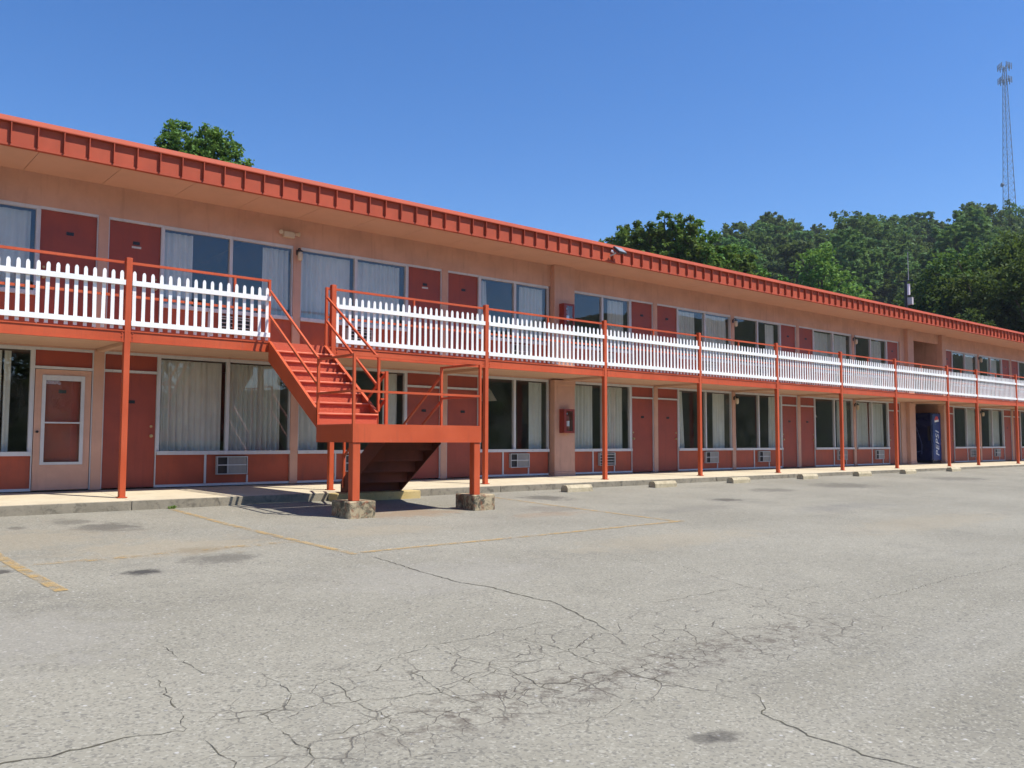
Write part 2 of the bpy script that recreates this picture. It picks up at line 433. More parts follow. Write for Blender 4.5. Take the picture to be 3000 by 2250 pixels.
def grass():
    n = NT('mown_grass')
    c = n.mix(n.ramp(n.noise(0.4, 6, 0.7), 0.35, 0.65), (0.05, 0.085, 0.02), (0.10, 0.13, 0.04))
    return n.done(n.bsdf(c, 0.95, 0, n.bump(n.noise(12, 5, 0.7), 0.6, 0.05), 0.1))
M['grass'] = grass()

# ------------------------------------------------------------------ ground
GX, GY = 0.002, 0.034
def gz(x, y):
    return -0.225 + GX*(max(-40, min(70, x))-6) + GY*(max(-30, y)+2.05)

def ground_sheet():
    mb = MB(); mb.v = [(-3000,-3000,-1.6),(3000,-3000,-1.6),(3000,3000,-1.6),(-3000,3000,-1.6)]; mb.f = [(0,1,2,3)]
    tag(mb.build('ground', M['grass']), kind='structure')
    xs = [-70, -40, -10, 0, 10, 20, 40, 70, 110]; ys = [-60, -45, -30, -20, -10, -2.0]
    mb = MB()
    for y in ys:
        for x in xs: mb.v.append((x, y, gz(x, y)))
    for j in range(len(ys)-1):
        for i in range(len(xs)-1):
            a = j*len(xs)+i
            mb.f.append((a, a+1, a+len(xs)+1, a+len(xs)))
    return tag(mb.build('parking_lot', M['asphalt']), kind='structure')
lot = ground_sheet()

def ribbon(path, width, name, mat, h=0.004, seed=1, jit=0.012, step=0.07, taper=True):
    rnd = random.Random(seed)
    P = []
    for a, b in zip(path[:-1], path[1:]):
        L = math.hypot(b[0]-a[0], b[1]-a[1]); k = max(1, int(L/step))
        for i in range(k):
            t = i/k
            P.append((a[0]+(b[0]-a[0])*t+rnd.uniform(-jit, jit), a[1]+(b[1]-a[1])*t+rnd.uniform(-jit, jit)*1.6))
    P.append(path[-1])
    mb = MB(); n = len(P)
    for i, (x, y) in enumerate(P):
        a = P[max(0, i-1)]; b = P[min(n-1, i+1)]
        dx, dy = b[0]-a[0], b[1]-a[1]; L = math.hypot(dx, dy) or 1
        w = width*0.5
        if taper:
            t = i/max(1, n-1); w *= (0.35+0.65*min(1, 6*min(t, 1-t)))*rnd.uniform(0.45, 1.35)
        for s in (-1, 1):
            px, py = x-dy/L*w*s, y+dx/L*w*s
            mb.v.append((px, py, gz(px, py)+h))
    for i in range(n-1): mb.f.append((2*i, 2*i+1, 2*i+3, 2*i+2))
    return mb.build(name, mat, lot)

CRACKS = [
 ([(5.0,-7.7),(4.98,-8.19),(4.93,-8.9),(4.93,-9.47),(5.03,-9.7),(5.02,-10.08),(5.07,-10.57),(4.91,-11.06),(4.74,-11.52)], 0.045),
 ([(-0.5,-11.6),(0.8,-11.63),(1.0,-11.67),(1.22,-11.63),(1.42,-11.66),(1.56,-11.72)], 0.034),
 ([(1.56,-11.72),(1.65,-11.43),(1.67,-11.17),(1.72,-10.86),(1.71,-10.68)], 0.02),
 ([(1.67,-11.65),(1.81,-11.68),(1.96,-11.7),(2.1,-11.67),(2.2,-11.58),(2.26,-11.29),(2.24,-11.01)], 0.015),
 ([(1.99,-10.13),(1.97,-10.57),(1.99,-10.83),(2.07,-11.0)], 0.010),
 ([(2.28,-11.15),(2.43,-11.2),(2.65,-11.21),(2.79,-11.4),(3.1,-11.22),(3.42,-11.1),(3.7,-11.11),(4.18,-11.08),(4.52,-11.03),(4.91,-11.06)], 0.013),
 ([(1.6,-11.87),(1.6,-12.08),(1.6,-12.25),(1.52,-12.5)], 0.012), ([(1.96,-11.7),(1.93,-11.96),(1.93,-12.26),(1.87,-12.45)], 0.012),
 ([(4.36,-13.05),(4.21,-13.19),(4.08,-13.28),(4.05,-13.45),(4.01,-13.61),(4.01,-13.78),(3.98,-13.93),(4.04,-14.06),(4.0,-14.4)], 0.026),
 ([(6.99,-12.06),(8.19,-12.09),(9.36,-12.02),(10.08,-12.08),(11.17,-12.07),(13,-12.1)], 0.02),
 ([(7.43,-8.96),(7.28,-9.61),(7.51,-9.93),(7.29,-10.44),(7.1,-11.04),(7.09,-11.55)], 0.02),
 ([(5.49,-11.0),(6.03,-11.08),(6.46,-11.07),(7.05,-11.08),(7.23,-11.46),(8.34,-11.5)], 0.018),
 ([(2.45,-11.2),(2.5,-11.55),(2.42,-11.8),(2.46,-12.1),(2.38,-12.4)], 0.010), ([(2.96,-11.3),(3.0,-11.6),(2.9,-11.95),(2.97,-12.3)], 0.010),
 ([(3.45,-11.1),(3.4,-11.5),(3.52,-11.8),(3.44,-12.2),(3.5,-12.6)], 0.010), ([(1.96,-11.7),(2.4,-11.8),(2.9,-11.95),(3.5,-11.8),(4.1,-11.75),(4.74,-11.52)], 0.011),
 ([(2.0,-12.2),(2.46,-12.1),(2.97,-12.3),(3.44,-12.2),(4.1,-12.3),(4.8,-12.2)], 0.014), ([(4.0,-11.1),(4.08,-11.45),(4.1,-11.75),(4.02,-12.1),(4.1,-12.6),(4.2,-13.1)], 0.011),
]
for i, (pth, wd) in enumerate(CRACKS): ribbon(pth, max(0.006, wd*0.33), 'crack', M['crack_deep' if wd >= 0.026 else 'crack'], 0.003, 10+i, 0.016, 0.05)
def line(pth, wd, seed, mat='yellow'):
    o = ribbon(pth, wd, 'painted_line', M[mat], 0.0055, seed, 0.0, 0.5, False)
line([(4.72,-2.2),(4.74,-4.4),(4.83,-6.0),(4.93,-7.5)], 0.10, 1)
line([(4.98,-7.42),(7.3,-7.40),(10.85,-7.33)], 0.09, 2)
line([(10.60,-2.2),(10.60,-4.4),(10.70,-7.28)], 0.085, 3)
line([(1.86,-6.36),(2.5,-6.42),(4.76,-6.30)], 0.16, 4, 'yellow_faint')
line([(1.77,-5.2),(1.80,-6.3),(1.88,-7.9)], 0.11, 5)
line([(-1.0,-6.4),(1.74,-6.36)], 0.13, 6, 'yellow_faint')

# walkway slabs and kerb
XA, XB = -10.5, 62.0
walk = tag(empty('walkway', (0, -1.0, 0)), kind='structure')
ks = [4.16+3.66*k for k in range(-4, 9)] + [36.9, 40.75, 44.41, 48.07, 51.73, 55.39, 59.05, 62.0]
SLP = 0.0406
for a, b in zip(ks[:-1], ks[1:]):
    mb = MB(); g = 0.004
    mb.prism([(-2.035, -2.035*SLP), (0.6, 0.6*SLP*0+0.0), (0.6, -0.5), (-2.035, -0.5)][::-1], 'x', a+g, b-g)
    mb.v = [(x, y, z if z < -0.4 else min(0.0, y*SLP)) for x, y, z in mb.v]
    mb.build('slab', M['walk'], walk, (0, 1.0, 0))
    mb = MB()
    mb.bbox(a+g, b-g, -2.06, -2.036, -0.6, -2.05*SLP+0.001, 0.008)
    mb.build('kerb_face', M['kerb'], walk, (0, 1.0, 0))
# small weeds in the kerb joint
def weed(x, y, n, h, seed):
    rnd = random.Random(seed); mb = MB()
    for i in range(n):
        a = rnd.uniform(0, 6.28); l = h*rnd.uniform(0.5, 1.1); bx, by = rnd.uniform(-.05, .05), rnd.uniform(-.02, .02)
        ca, sa = math.cos(a), math.sin(a); w = 0.008; b = len(mb.v)
        mb.v += [(bx-sa*w, by+ca*w, 0), (bx+sa*w, by-ca*w, 0), (bx+ca*l*.4+sa*w*1.6, by+sa*l*.4-ca*w*1.6, l*.6), (bx+ca*l*.8, by+sa*l*.8, l*.75), (bx+ca*l*.4-sa*w*1.6, by+sa*l*.4+ca*w*1.6, l*.6)]
        mb.f.append((b, b+1, b+2, b+3, b+4))
    o = mb.build('weed', M['leaf_bright'], None, (x, y, gz(x, y)))
    return o
tag(weed(4.75, -2.11, 16, 0.07, 1), 'small green weed sprouting at the kerb where a yellow line meets it', 'weed')
tag(weed(9.42, -4.30, 14, 0.05, 2), 'tiny weed growing beside the right concrete footing of the stairs', 'weed')

# ------------------------------------------------------------------ motel building
motel = empty('motel_building', (15.0, 0.0, 0.0))
tag(motel, 'long two storey motel with peach walls, red doors and a red metal roof', 'motel')
ML = (-15.0, 0.0, 0.0)
def P(mb, name, mat, parent=None, smooth=False):
    """part of the motel built in world coordinates"""
    if parent is None: return mb.build(name, mat, motel, ML, smooth)
    return mb.build(name, mat, parent, None, smooth)

ZD, ZU = 2.42, 2.59          # deck underside, upper floor
ZS = 5.31                    # roof soffit
BREEZE = (34.26, 36.80)
XL, XR = -10.48, 62.0
# shell: back wall, ends, slabs, partitions
P(MB().box(XL, XR, 8.0, 8.2, -1.6, ZS), 'back_wall', M['peach'])
P(MB().box(XL, XL+0.2, 0.101, 7.999, -1.6, ZS), 'end_wall', M['peach'])
P(MB().box(XR-0.2, XR, 0.101, 7.999, -1.6, ZS), 'end_wall', M['peach'])
P(MB().box(XL+0.2, XR-0.2, 0.62, 7.99, -0.3, -0.012), 'room_floor', M['carpet'])
P(MB().box(XL+0.2, BREEZE[0]-0.3, 0.101, 7.99, ZD+0.004, ZU-0.004), 'floor_slab', M['room'])
P(MB().box(BREEZE[1]+0.3, XR-0.2, 0.101, 7.99, ZD+0.004, ZU-0.004), 'floor_slab', M['room'])
P(MB().box(BREEZE[0]-0.299, BREEZE[1]+0.299, -0.03, 7.99, ZD+0.004, ZU-0.004), 'floor_slab', M['soffit'])
P(MB().box(XL+0.2, XR-0.2, 0.101, 7.99, ZS-0.05, ZS+0.02), 'upper_ceiling', M['room'])
for c in [4.16+3.66*k for k in range(-3, 8)] + [40.75, 44.41, 48.07, 51.73, 55.39, 59.05]:
    if abs(c-15.14) < .1: c = 15.14
    P(MB().box(c-0.05, c+0.05, 0.12, 7.98, -0.01, ZD), 'partition_wall', M['room'])
    P(MB().box(c-0.05, c+0.05, 0.12, 7.98, ZU, ZS-0.051), 'partition_wall', M['room'])
for x in BREEZE:
    s = 1 if x == BREEZE[1] else -1
    P(MB().box(x, x+s*0.25, 0.102, 7.98, -0.01, ZD), 'breezeway_wall', M['peach'])
    P(MB().box(x, x+s*0.25, 0.102, 7.98, ZU, ZS-0.051), 'breezeway_wall', M['peach'])
# header bands
P(MB().box(XL, BREEZE[0], -0.012, 0.10, 4.76, ZS), 'upper_header', M['peach'])
P(MB().box(BREEZE[0]+0.002, BREEZE[1]-0.002, -0.010, 0.10, 4.93, ZS), 'upper_header', M['peach'])
P(MB().box(BREEZE[1], XR, -0.012, 0.10, 4.76, ZS), 'upper_header', M['peach'])
P(MB().box(XL, BREEZE[0], -0.012, 0.10, 2.39, ZU), 'lower_header', M['peach'])
P(MB().box(BREEZE[1], XR, -0.012, 0.10, 2.39, ZU), 'lower_header', M['peach'])

# columns between doors / windows
def column(c, hw=0.082, yf=-0.028):
    P(MB().box(c-hw, c+hw, yf, 0.09, -0.005, 2.389), 'column', M['peach'])
    P(MB().box(c-hw, c+hw, yf, 0.09, ZU, 4.759), 'column', M['peach'])
doors_c = [-3.16, 4.16, 11.48, 18.80, 26.12, 44.41, 51.73, 59.05]
wins_c = [-6.82, 0.50, 7.82, 22.46, 29.78, 40.75, 48.07, 55.39]
for c in doors_c + wins_c: column(c)
def pillar(x0, x1, yf, z0, z1, flare=False):
    mb = MB().bbox(x0, x1, yf, 0.095, z0, z1, 0.008)
    if flare:
        mb.bbox(x0-0.015, x1+0.015, yf-0.02, 0.096, z0-0.06, z0+0.10, 0.02)
        mb.bbox(x0-0.01, x1+0.01, yf-0.012, 0.096, z1-0.14, z1-0.004, 0.006)
    P(mb, 'pillar', M['peach'])
pillar(14.79, 15.50, -0.15, 0.0, 2.389, True)
pillar(14.79, 15.50, -0.15, ZU, ZS-0.002)
for (a, b, yf) in ((33.36, 33.76, -0.02), (33.765, 34.255, -0.16), (36.805, 37.165, -0.16)):
    pillar(a, b, yf, 0.0, 2.41, yf < -0.1)
    pillar(a, b, yf, ZU, ZS-0.003)

# bays: (door column centre, direction, end of window strip, second pane start, first pane end)
STD = (1.05, 2.27, 2.33, 3.575)
PIL = (1.07, 2.09, 2.16, 3.235)
SHT = (1.05, 2.23, 2.29, 3.40)
bays = [(-3.16, -1, STD, -5.0), (-3.16, 1, STD, -1.1), (4.16, -1, STD, 1.5), (4.16, 1, STD, 6.26), (11.48, -1, STD, 8.96), (11.48, 1, PIL, 13.44), (18.80, -1, PIL, 16.50), (18.80, 1, STD, 21.02),
        (26.12, -1, STD, 23.74), (26.12, 1, STD, 28.55), (33.36, -1, SHT, 31.25), (37.09, 1, STD, 39.6), (44.41, -1, STD, 42.2), (44.41, 1, STD, 46.6),
        (51.73, -1, STD, 49.5), (51.73, 1, STD, 53.9), (59.05, -1, STD, 56.8)]
GLASS_Y = 0.035
def num_plate(door, x, z, y, white=False):
    pl = P(MB().box(x-0.058, x+0.058, y-0.008, y-0.001, z-0.028, z+0.028), 'number_plate', M['plate'], door)
    if white:
        P(MB().box(x-0.075, x+0.085, y-0.006, y-0.001, z-0.092, z-0.056), 'notice_plate', M['mark'], door)
    return pl
def make_bay(i, c, s, seg, acx):
    X = lambda d: c+s*d
    da, db = sorted((X(0.10), X(0.985)))
    for fl in (0, 1):
        z0 = 0.0 if fl == 0 else ZU
        zg0, zg1 = (0.65, 2.33) if fl == 0 else (3.32, 4.70)
        ztop = 2.389 if fl == 0 else 4.759
        zdoor = 2.03 if fl == 0 else 4.715
        storm = (fl == 0 and i == 2)
        # ---- door and its frame
        fr = MB()
        e0, e1 = sorted((X(0.083), X(1.0)))
        fr.box(e0, da, -0.012, 0.07, z0, ztop-0.001); fr.box(db, e1, -0.012, 0.07, z0, ztop-0.001)
        fr.box(da+.0005, db-.0005, -0.010, 0.07, zdoor, zdoor+0.045)
        if fl == 0: fr.box(da+.0005, db-.0005, -0.010, 0.07, 2.345, 2.388)
        df = P(fr, 'door_frame', M['frame'])
        if fl == 0: P(MB().box(da+.001, db-.001, 0.02, 0.05, zdoor+0.046, 2.344), 'transom_panel', M['door_red'])
        yd = 0.025
        if storm:
            d = P(MB().box(da+.012, db-.012, -0.008, 0.03, 0.012, 0.43).box(da+.012, db-.012, -0.008, 0.03, 1.93, zdoor-0.008)
                  .box(da+.012, da+0.115, -0.008, 0.03, 0.43, 1.93).box(db-0.115, db-.012, -0.008, 0.03, 0.43, 1.93), 'storm_door', M['peach'])
            d['label'] = 'peach storm door with a tall glazed panel'
            a, b = da+0.116, db-0.116
            f2 = MB().box(a, a+0.055, -0.022, 0.02, 0.432, 1.928).box(b-0.055, b, -0.022, 0.02, 0.432, 1.928).box(a+.056, b-.056, -0.022, 0.02, 1.84, 1.928).box(a+.056, b-.056, -0.022, 0.02, 0.432, 0.475).box(a+.056, b-.056, -0.015, 0.015, 1.12, 1.145)
            P(f2, 'glazing_frame', M['frame'], d)
            P(MB().box(a+.056, b-.056, 0.001, 0.005, 0.476, 1.12), 'pane', M['glass'], d)
            P(MB().box(a+.056, b-.056, 0.001, 0.005, 1.146, 1.84), 'pane', M['glass'], d)
            P(MB().tube([(da+0.06, -0.008, 0.98), (da+0.06, -0.05, 0.98)], 0.022, 8), 'handle', M['plate'], d)
            d2 = P(MB().box(da+.002, db-.002, 0.072, 0.11, 0.01, zdoor-.004), 'door', M['door_red'])
            num_plate(d2, (da+db)/2, 1.66, 0.072)
        else:
            d = P(MB().box(da+.003, db-.003, yd, yd+0.04, z0+0.012, zdoor-0.003), 'door', M['door_red'])
            zz = (z0+1.52) if fl == 0 else 4.36
            num_plate(d, (da+db)/2+0.02, zz, yd, fl == 1 and i in (3, 4))
            hx = X(0.91) if (s > 0) == (fl == 0) or True else X(0.2)
            hz = z0+0.92+(0.06 if fl else 0)
            P(MB().tube([(hx, yd-0.001, hz), (hx, yd-0.05, hz)], 0.028, 10), 'handle', M['brass'], d)
            P(MB().tube([(hx, yd-0.001, hz+0.17), (hx, yd-0.02, hz+0.17)], 0.022, 10), 'lock', M['brass'], d)
        # ---- window strip
        w0, w1 = sorted((X(1.001), X(seg[3]+ (0.0 if seg is STD else 0.0))))
        p = [sorted((X(seg[0]), X(seg[1]))), sorted((X(seg[2]), X(seg[3]-0.02)))]
        p.sort()
        f = MB()
        f.box(w0, w1, -0.008, 0.07, zg1, ztop-0.002)          # head
        f.box(w0, w1, -0.045, 0.07, zg0-0.07, zg0)            # sill
        f.box(w0, w1, -0.006, 0.07, z0+0.001, z0+0.045)       # base rail
        f.box(w0, p[0][0], -0.007, 0.07, zg0, zg1); f.box(p[0][1], p[1][0], -0.007, 0.07, zg0, zg1); f.box(p[1][1], w1, -0.007, 0.07, zg0, zg1)
        dv = acx-0.20
        f.box(dv-0.018, dv+0.018, -0.007, 0.07, z0+0.045, zg0-0.07)
        f.box(acx+0.60, acx+0.63, -0.0065, 0.07, z0+0.045, z0+0.19)
        win = P(f, 'window', M['frame'])
        for a, b in p:
            P(MB().box(a, b, GLASS_Y, GLASS_Y+0.005, zg0, zg1), 'pane', M['glass'], win)
        P(MB().box(w0+.001, dv-0.0185, 0.018, 0.06, z0+0.046, zg0-0.071), 'spandrel_panel', M['panel_red'])
        P(MB().box(dv+0.0185, w1-.001, 0.018, 0.06, z0+0.046, zg0-0.071), 'spandrel_panel', M['panel_red'])
        bay_panes[(i, fl)] = (p, zg0, zg1)
bay_panes = {}
for i, (c, s, seg, acx) in enumerate(bays): make_bay(i, c, s, seg, acx)

# roof
roof = P(MB().box(XL-0.6, XR+0.6, -1.26, 8.6, ZS+0.045, 5.63), 'roof', M['roof_red'])
def RP(mb, name, mat): return mb.build(name, mat, roof)
cap = MB()
cap.prism([(-1.388, 5.642), (-1.388, 5.657), (-1.372, 5.662), (-1.346, 5.738), (-1.15, 5.752), (8.65, 5.80), (8.65, 5.636), (-1.28, 5.636)][::-1], 'x', XL-0.66, XR+0.66)
RP(cap, 'roof_cap', M['roof_red'])
RP(MB().prism([(-1.345, 5.285), (-1.345, 5.318), (-1.300, 5.3195), (-1.262, 5.3195), (-1.258, 5.285)][::-1], 'x', XL-0.6, XR+0.6), 'drip_edge', M['roof_red'])
x = XL-0.6; pm = None
rm = MB().box(-0.006, 0.006, -1.386, -1.3255, 5.321, 5.6355).mesh('seam_rib', M['roof_red'])
pm = MB().box(0.0065, 0.3595, -1.3250, -1.2605, 5.3205, 5.6355).mesh('fascia_panel', M['roof_red'])
k = 0
while x < XR+0.55:
    link('seam_rib', rm, roof, (x, 0, 0)); link('fascia_panel', pm, roof, (x, 0, 0))
    x += 0.366; k += 1
sm = MB().box(0.004, 1.216, -1.2575, -0.013, ZS, ZS+0.04).mesh('soffit_panel', M['soffit'])
x = 2.884-1.22*11
while x < XR-0.5:
    link('soffit_panel', sm, roof, (x, 0, 0)); x += 1.22

# ------------------------------------------------------------------ balcony: deck, beams, posts, rails
balc = empty('balcony', (15.0, -1.5, 0.0))
tag(balc, 'long upper walkway deck with an orange edge beam on slim orange posts', 'balcony')
def B(mb, name, mat): return mb.build(name, mat, balc, (-15.0, 1.5, 0.0))
posts = [4.16+3.66*k for k in range(-4, 8)] + [33.93, 36.59, 40.66, 44.32, 47.98, 51.64, 55.30, 58.96]
B(MB().box(XL, XR, -1.525, -0.0125, ZD, ZU-0.005), 'deck', M['soffit'])
PY = -1.525
Wp = 0.047
for a, b in zip(posts[:-1], posts[1:]):
    B(MB().box(a+Wp+.001, b-Wp-.001, -1.566, -1.526, 2.405, 2.59).box(a+Wp+.001, b-Wp-.001, -1.580, -1.5665, 2.405, 2.425).box(a+Wp+.001, b-Wp-.001, -1.580, -1.5665, 2.570, 2.59), 'edge_beam', M['orange'])
for xp in posts:
    zb = -1.525*SLP
    p = B(MB().bbox(xp-Wp, xp+Wp, PY-Wp-0.012, PY+Wp-0.012, zb-0.005, 3.765, 0.006), 'post', M['orange'])
    MB().box(xp-0.07, xp+0.07, PY-0.08, PY+0.055, zb-0.002, zb+0.012).build('base_plate', M['orange'], p)
    for sgn in (-1, 1):
        for zz in (2.44, 2.495, 2.55):
            MB().tube([(xp+sgn*(Wp+0.035), -1.5655, zz), (xp+sgn*(Wp+0.035), -1.578, zz)], 0.011, 6).build('bolt', M['orange'], p)
    B(MB().bbox(xp-0.045, xp+0.045, -1.47, -0.03, 2.355, 2.4195, 0.006), 'bracket', M['soffit'])
OPEN = (6.565, 7.70)
segs = []
for a, b in zip(posts[:-1], posts[1:]):
    if abs(a-4.16) < .01: segs.append((a+Wp, OPEN[0]))
    else: segs.append((a+Wp, b-Wp))
for a, b in segs:
    t = MB()
    for z in (3.69, 3.15): t.box(a, b, -1.53, -1.49, z-0.02, z+0.02)
    B(t, 'handrail', M['orange'])
    mid = (a+b)/2 if b-a > 2.5 else 5.93
    B(MB().box(mid-0.018, mid+0.018, -1.528, -1.492, ZU-0.004, 3.669), 'rail_post', M['orange'])
for xo in OPEN: B(MB().box(xo-0.022, xo+0.022, -1.535, -1.487, ZU-0.004, 3.71), 'rail_post', M['orange'])
B(MB().box(OPEN[1], 7.82-Wp, -1.53, -1.49, 3.67, 3.71).box(OPEN[1], 7.82-Wp, -1.53, -1.49, 3.13, 3.17), 'handrail', M['orange'])

# white picket panels, one per bay
pk = MB().prism([(-0.027, 2.615), (0.027, 2.615), (0.027, 3.515), (0.019, 3.540), (0.008, 3.553), (-0.008, 3.553), (-0.019, 3.540), (-0.027, 3.515)], 'y', -1.546, -1.531).mesh('picket', M['white'])
prd = random.Random(8)
for j, (a, b) in enumerate(segs):
    o = empty('picket_panel', ((a+b)/2, -1.55, 2.615))
    near = abs(b-OPEN[0]) < .01
    if near: tag(o, 'short white picket panel ending at the top of the orange stairs', 'railing panel', 'white picket panels on the balcony')
    elif abs(a-Wp-7.82) < .01: tag(o, 'white picket panel starting right behind the stairs at their upper handrail', 'railing panel', 'white picket panels on the balcony')
    elif abs(a-Wp-33.93) < .01: tag(o, 'white picket panel in front of the open breezeway', 'railing panel', 'white picket panels on the balcony')
    else: tag(o, 'white vinyl picket panel between two orange balcony posts', 'railing panel', 'white picket panels on the balcony')
    off = (-(a+b)/2, 1.55, -2.615)
    MB().box(a+.004, b-.004, -1.588, -1.5465, 3.32, 3.40).build('top_rail', M['white'], o, off)
    MB().box(a+.004, b-.004, -1.588, -1.5465, 2.67, 2.75).build('bottom_rail', M['white'], o, off)
    n = max(2, round((b-a-0.06)/0.132)); st = (b-a-0.10)/(n-1) if n > 1 else 0
    for q in range(n):
        c = link('picket', pk, o, (a+0.05+q*st-(a+b)/2+prd.uniform(-.003, .003), 1.55, -2.615+prd.uniform(-.005, .005)))
        ang = R(prd.gauss(0, 0.35)); c.rotation_euler = (0, ang, 0); c.location.x -= 3.1*math.sin(ang)

# ------------------------------------------------------------------ metal staircase
ST = empty('metal_staircase', (7.75, -3.5, -0.28))
tag(ST, 'orange painted steel staircase with a landing and two flights up to the balcony', 'staircase')
def T(mb, name, mat=None): return mb.build(name, mat or M['orange'], ST, (-7.75, 3.5, 0.28))
X0, X1 = 6.53, 7.70
XM, XE = 7.80, 8.97
YT, YRr, YF = -1.60, -3.447, -4.60
RUN = (YRr-YT)/7; RISE = 1.5/8
# upper flight
for xs in (X0, X1-0.04):
    pl = [(YT, 2.60), (YRr, 1.335), (YRr, 1.10), (YRr+0.02, 1.06), (YT, 2.24)]
    T(MB().prism(pl, 'x', xs, xs+0.012).prism([(YT, 2.60), (YRr, 1.335), (YRr, 1.320), (YT, 2.585)], 'x', xs+(0.0121 if xs == X0 else -0.045), xs+(0.05 if xs == X0 else -0.0001)), 'stringer')
for q in range(1, 8):
    z = 2.60-RISE*q; yn = YT+RUN*q; yb = YT+RUN*(q-1)
    s = MB().box(X0+0.013, X1-0.041, yn, yb+0.01, z-0.03, z)
    s.box(X0+0.013, X1-0.041, yn+0.012, yn+0.018, z-RISE+0.001, z-0.031)
    st_ = T(s, 'step', M['orange_grit'])
    MB().tube([(X0+0.014, yn-0.006, z-0.012), (X1-0.042, yn-0.006, z-0.012)], 0.019, 8).build('nosing', M['nosing'], st_)
T(MB().box(X0+0.013, X1-0.041, YT+0.012, YT+0.02, 2.60-RISE, 2.594), 'step', M['orange_grit'])
# landing
T(MB().box(X0+0.012, XE-0.012, YF+0.012, YRr-0.012, 1.075, 1.094), 'landing_deck', M['orange_grit'])
T(MB().box(X0, XE, YF, YF+0.011, 0.82, 1.097), 'landing_beam')
T(MB().box(X0, X0+0.011, YF+0.0115, YRr, 0.82, 1.097), 'landing_beam')
T(MB().box(XE-0.011, XE, YF+0.0115, YRr, 0.82, 1.097), 'landing_beam')
T(MB().box(X0+0.0115, XE-0.0115, YRr-0.011, YRr-0.0005, 0.82, 1.074), 'landing_beam')
for zz in (0.822,):
    T(MB().box(X0+0.0115, XE-0.0115, YF+0.0115, YF+0.07, zz, zz+0.01), 'landing_beam')
for xs in (X0+0.012, XE-0.142):
    p = T(MB().bbox(xs, xs+0.13, YF+0.014, YF+0.144, -0.056, 0.8215, 0.008), 'post')
# lower flight, back towards the building, its colour darkened to carry the shade
R2 = 1.18/6; RU2 = 0.264
for xs in (XM, XE-0.012):
    y1 = YRr+RU2*5
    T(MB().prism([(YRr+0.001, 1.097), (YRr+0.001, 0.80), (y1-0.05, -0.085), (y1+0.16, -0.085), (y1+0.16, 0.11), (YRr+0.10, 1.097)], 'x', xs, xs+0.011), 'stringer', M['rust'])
for q in range(1, 6):
    z = 1.094-R2*q; y0 = YRr+RU2*(q-1)
    s = MB().box(XM+0.012, XE-0.013, y0+0.002, y0+RU2+0.02, z-0.025, z)
    s.box(XM+0.012, XE-0.013, y0+0.002, y0+0.008, z+0.001, z+R2-0.026)
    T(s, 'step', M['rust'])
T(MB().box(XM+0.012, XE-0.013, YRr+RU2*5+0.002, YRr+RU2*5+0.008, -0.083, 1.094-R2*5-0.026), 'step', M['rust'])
# rails
rw = 0.04
def rail(*pts, name='handrail', w=rw):
    mb = MB()
    mb.tube(pts, w*0.62, 4 if len(pts) == 2 else 6)
    return T(mb, name)
def vpost(x, y, z0, z1, w=rw): return T(MB().box(x-w/2, x+w/2, y-w/2, y+w/2, z0, z1), 'rail_post')
HL = X0+0.02; HR = X1-0.02
for hx in (HL, HR):
    rail((hx, YT+0.02, 3.50), (hx, YRr+0.02, 2.17 if hx == HL else 2.235))
    rail((hx, YT+0.02, 3.055), (hx, YRr+0.02, 1.745))
vpost(HR, YRr+0.02, 1.336, 2.26)
vpost(HL, YRr+0.0, 1.098, 2.17)
# landing rails
ZT, ZM2 = 2.14, 1.595
vpost(X0+0.02, YF+0.02, 1.098, ZT+0.02); vpost(XE-0.02, YF+0.02, 1.098, ZT+0.02); vpost(XE-0.02, YRr-0.02, 1.098, ZT+0.02)
for z in (ZT, ZM2):
    rail((X0+0.04, YF+0.02, z), (XE-0.04, YF+0.02, z))
    rail((X0+0.02, YF+0.04, z), (X0+0.02, YRr-0.02, z))
    rail((XE-0.02, YF+0.04, z), (XE-0.02, YRr-0.04, z))
# lower flight rails
vpost(XM+0.0, YRr-0.03, 1.098, 2.02, 0.05)
for xx in (XM+0.0, XE-0.02):
    for z in (2.0, 1.55):
        rail((xx, YRr-0.02, z), (xx, YRr+RU2*5+0.05, z-R2*5))
    vpost(xx, YRr+RU2*5+0.05, 0.0, 2.0-R2*5)
T(MB().box(HR+0.021, XM-0.026, YRr-0.035, YRr+0.0, 1.98, 2.01), 'handrail'); T(MB().box(HR+0.021, XM-0.026, YRr-0.035, YRr+0.0, 1.535, 1.56), 'handrail')

def footing(x0, x1, y0, y1, z1, label):
    cx, cy = (x0+x1)/2, (y0+y1)/2
    z0 = gz(cx, cy)-0.1
    o = MB().bbox(x0-cx, x1-cx, y0-cy, y1-cy, 0, z1-z0, 0.018).build('concrete_footing', M['footing'], None, (cx, cy, z0))
    return tag(o, label, 'footing', 'footings under the stair landing')
footing(6.46, 6.93, YF-0.03, YF+0.50, -0.055, 'rust stained square concrete block under the left front post of the stair landing')
footing(8.80, 9.26, YF-0.02, YF+0.50, -0.045, 'mossy square concrete block under the right front post of the stair landing')
o = MB().bbox(-0.88, 0.88, -0.17, 0.16, 0, 0.28, 0.012).build('concrete_step', M['yellow_conc'], None, (8.38, -2.225, -0.365))
tag(o, 'low concrete step with faded yellow paint at the foot of the stairs', 'step')

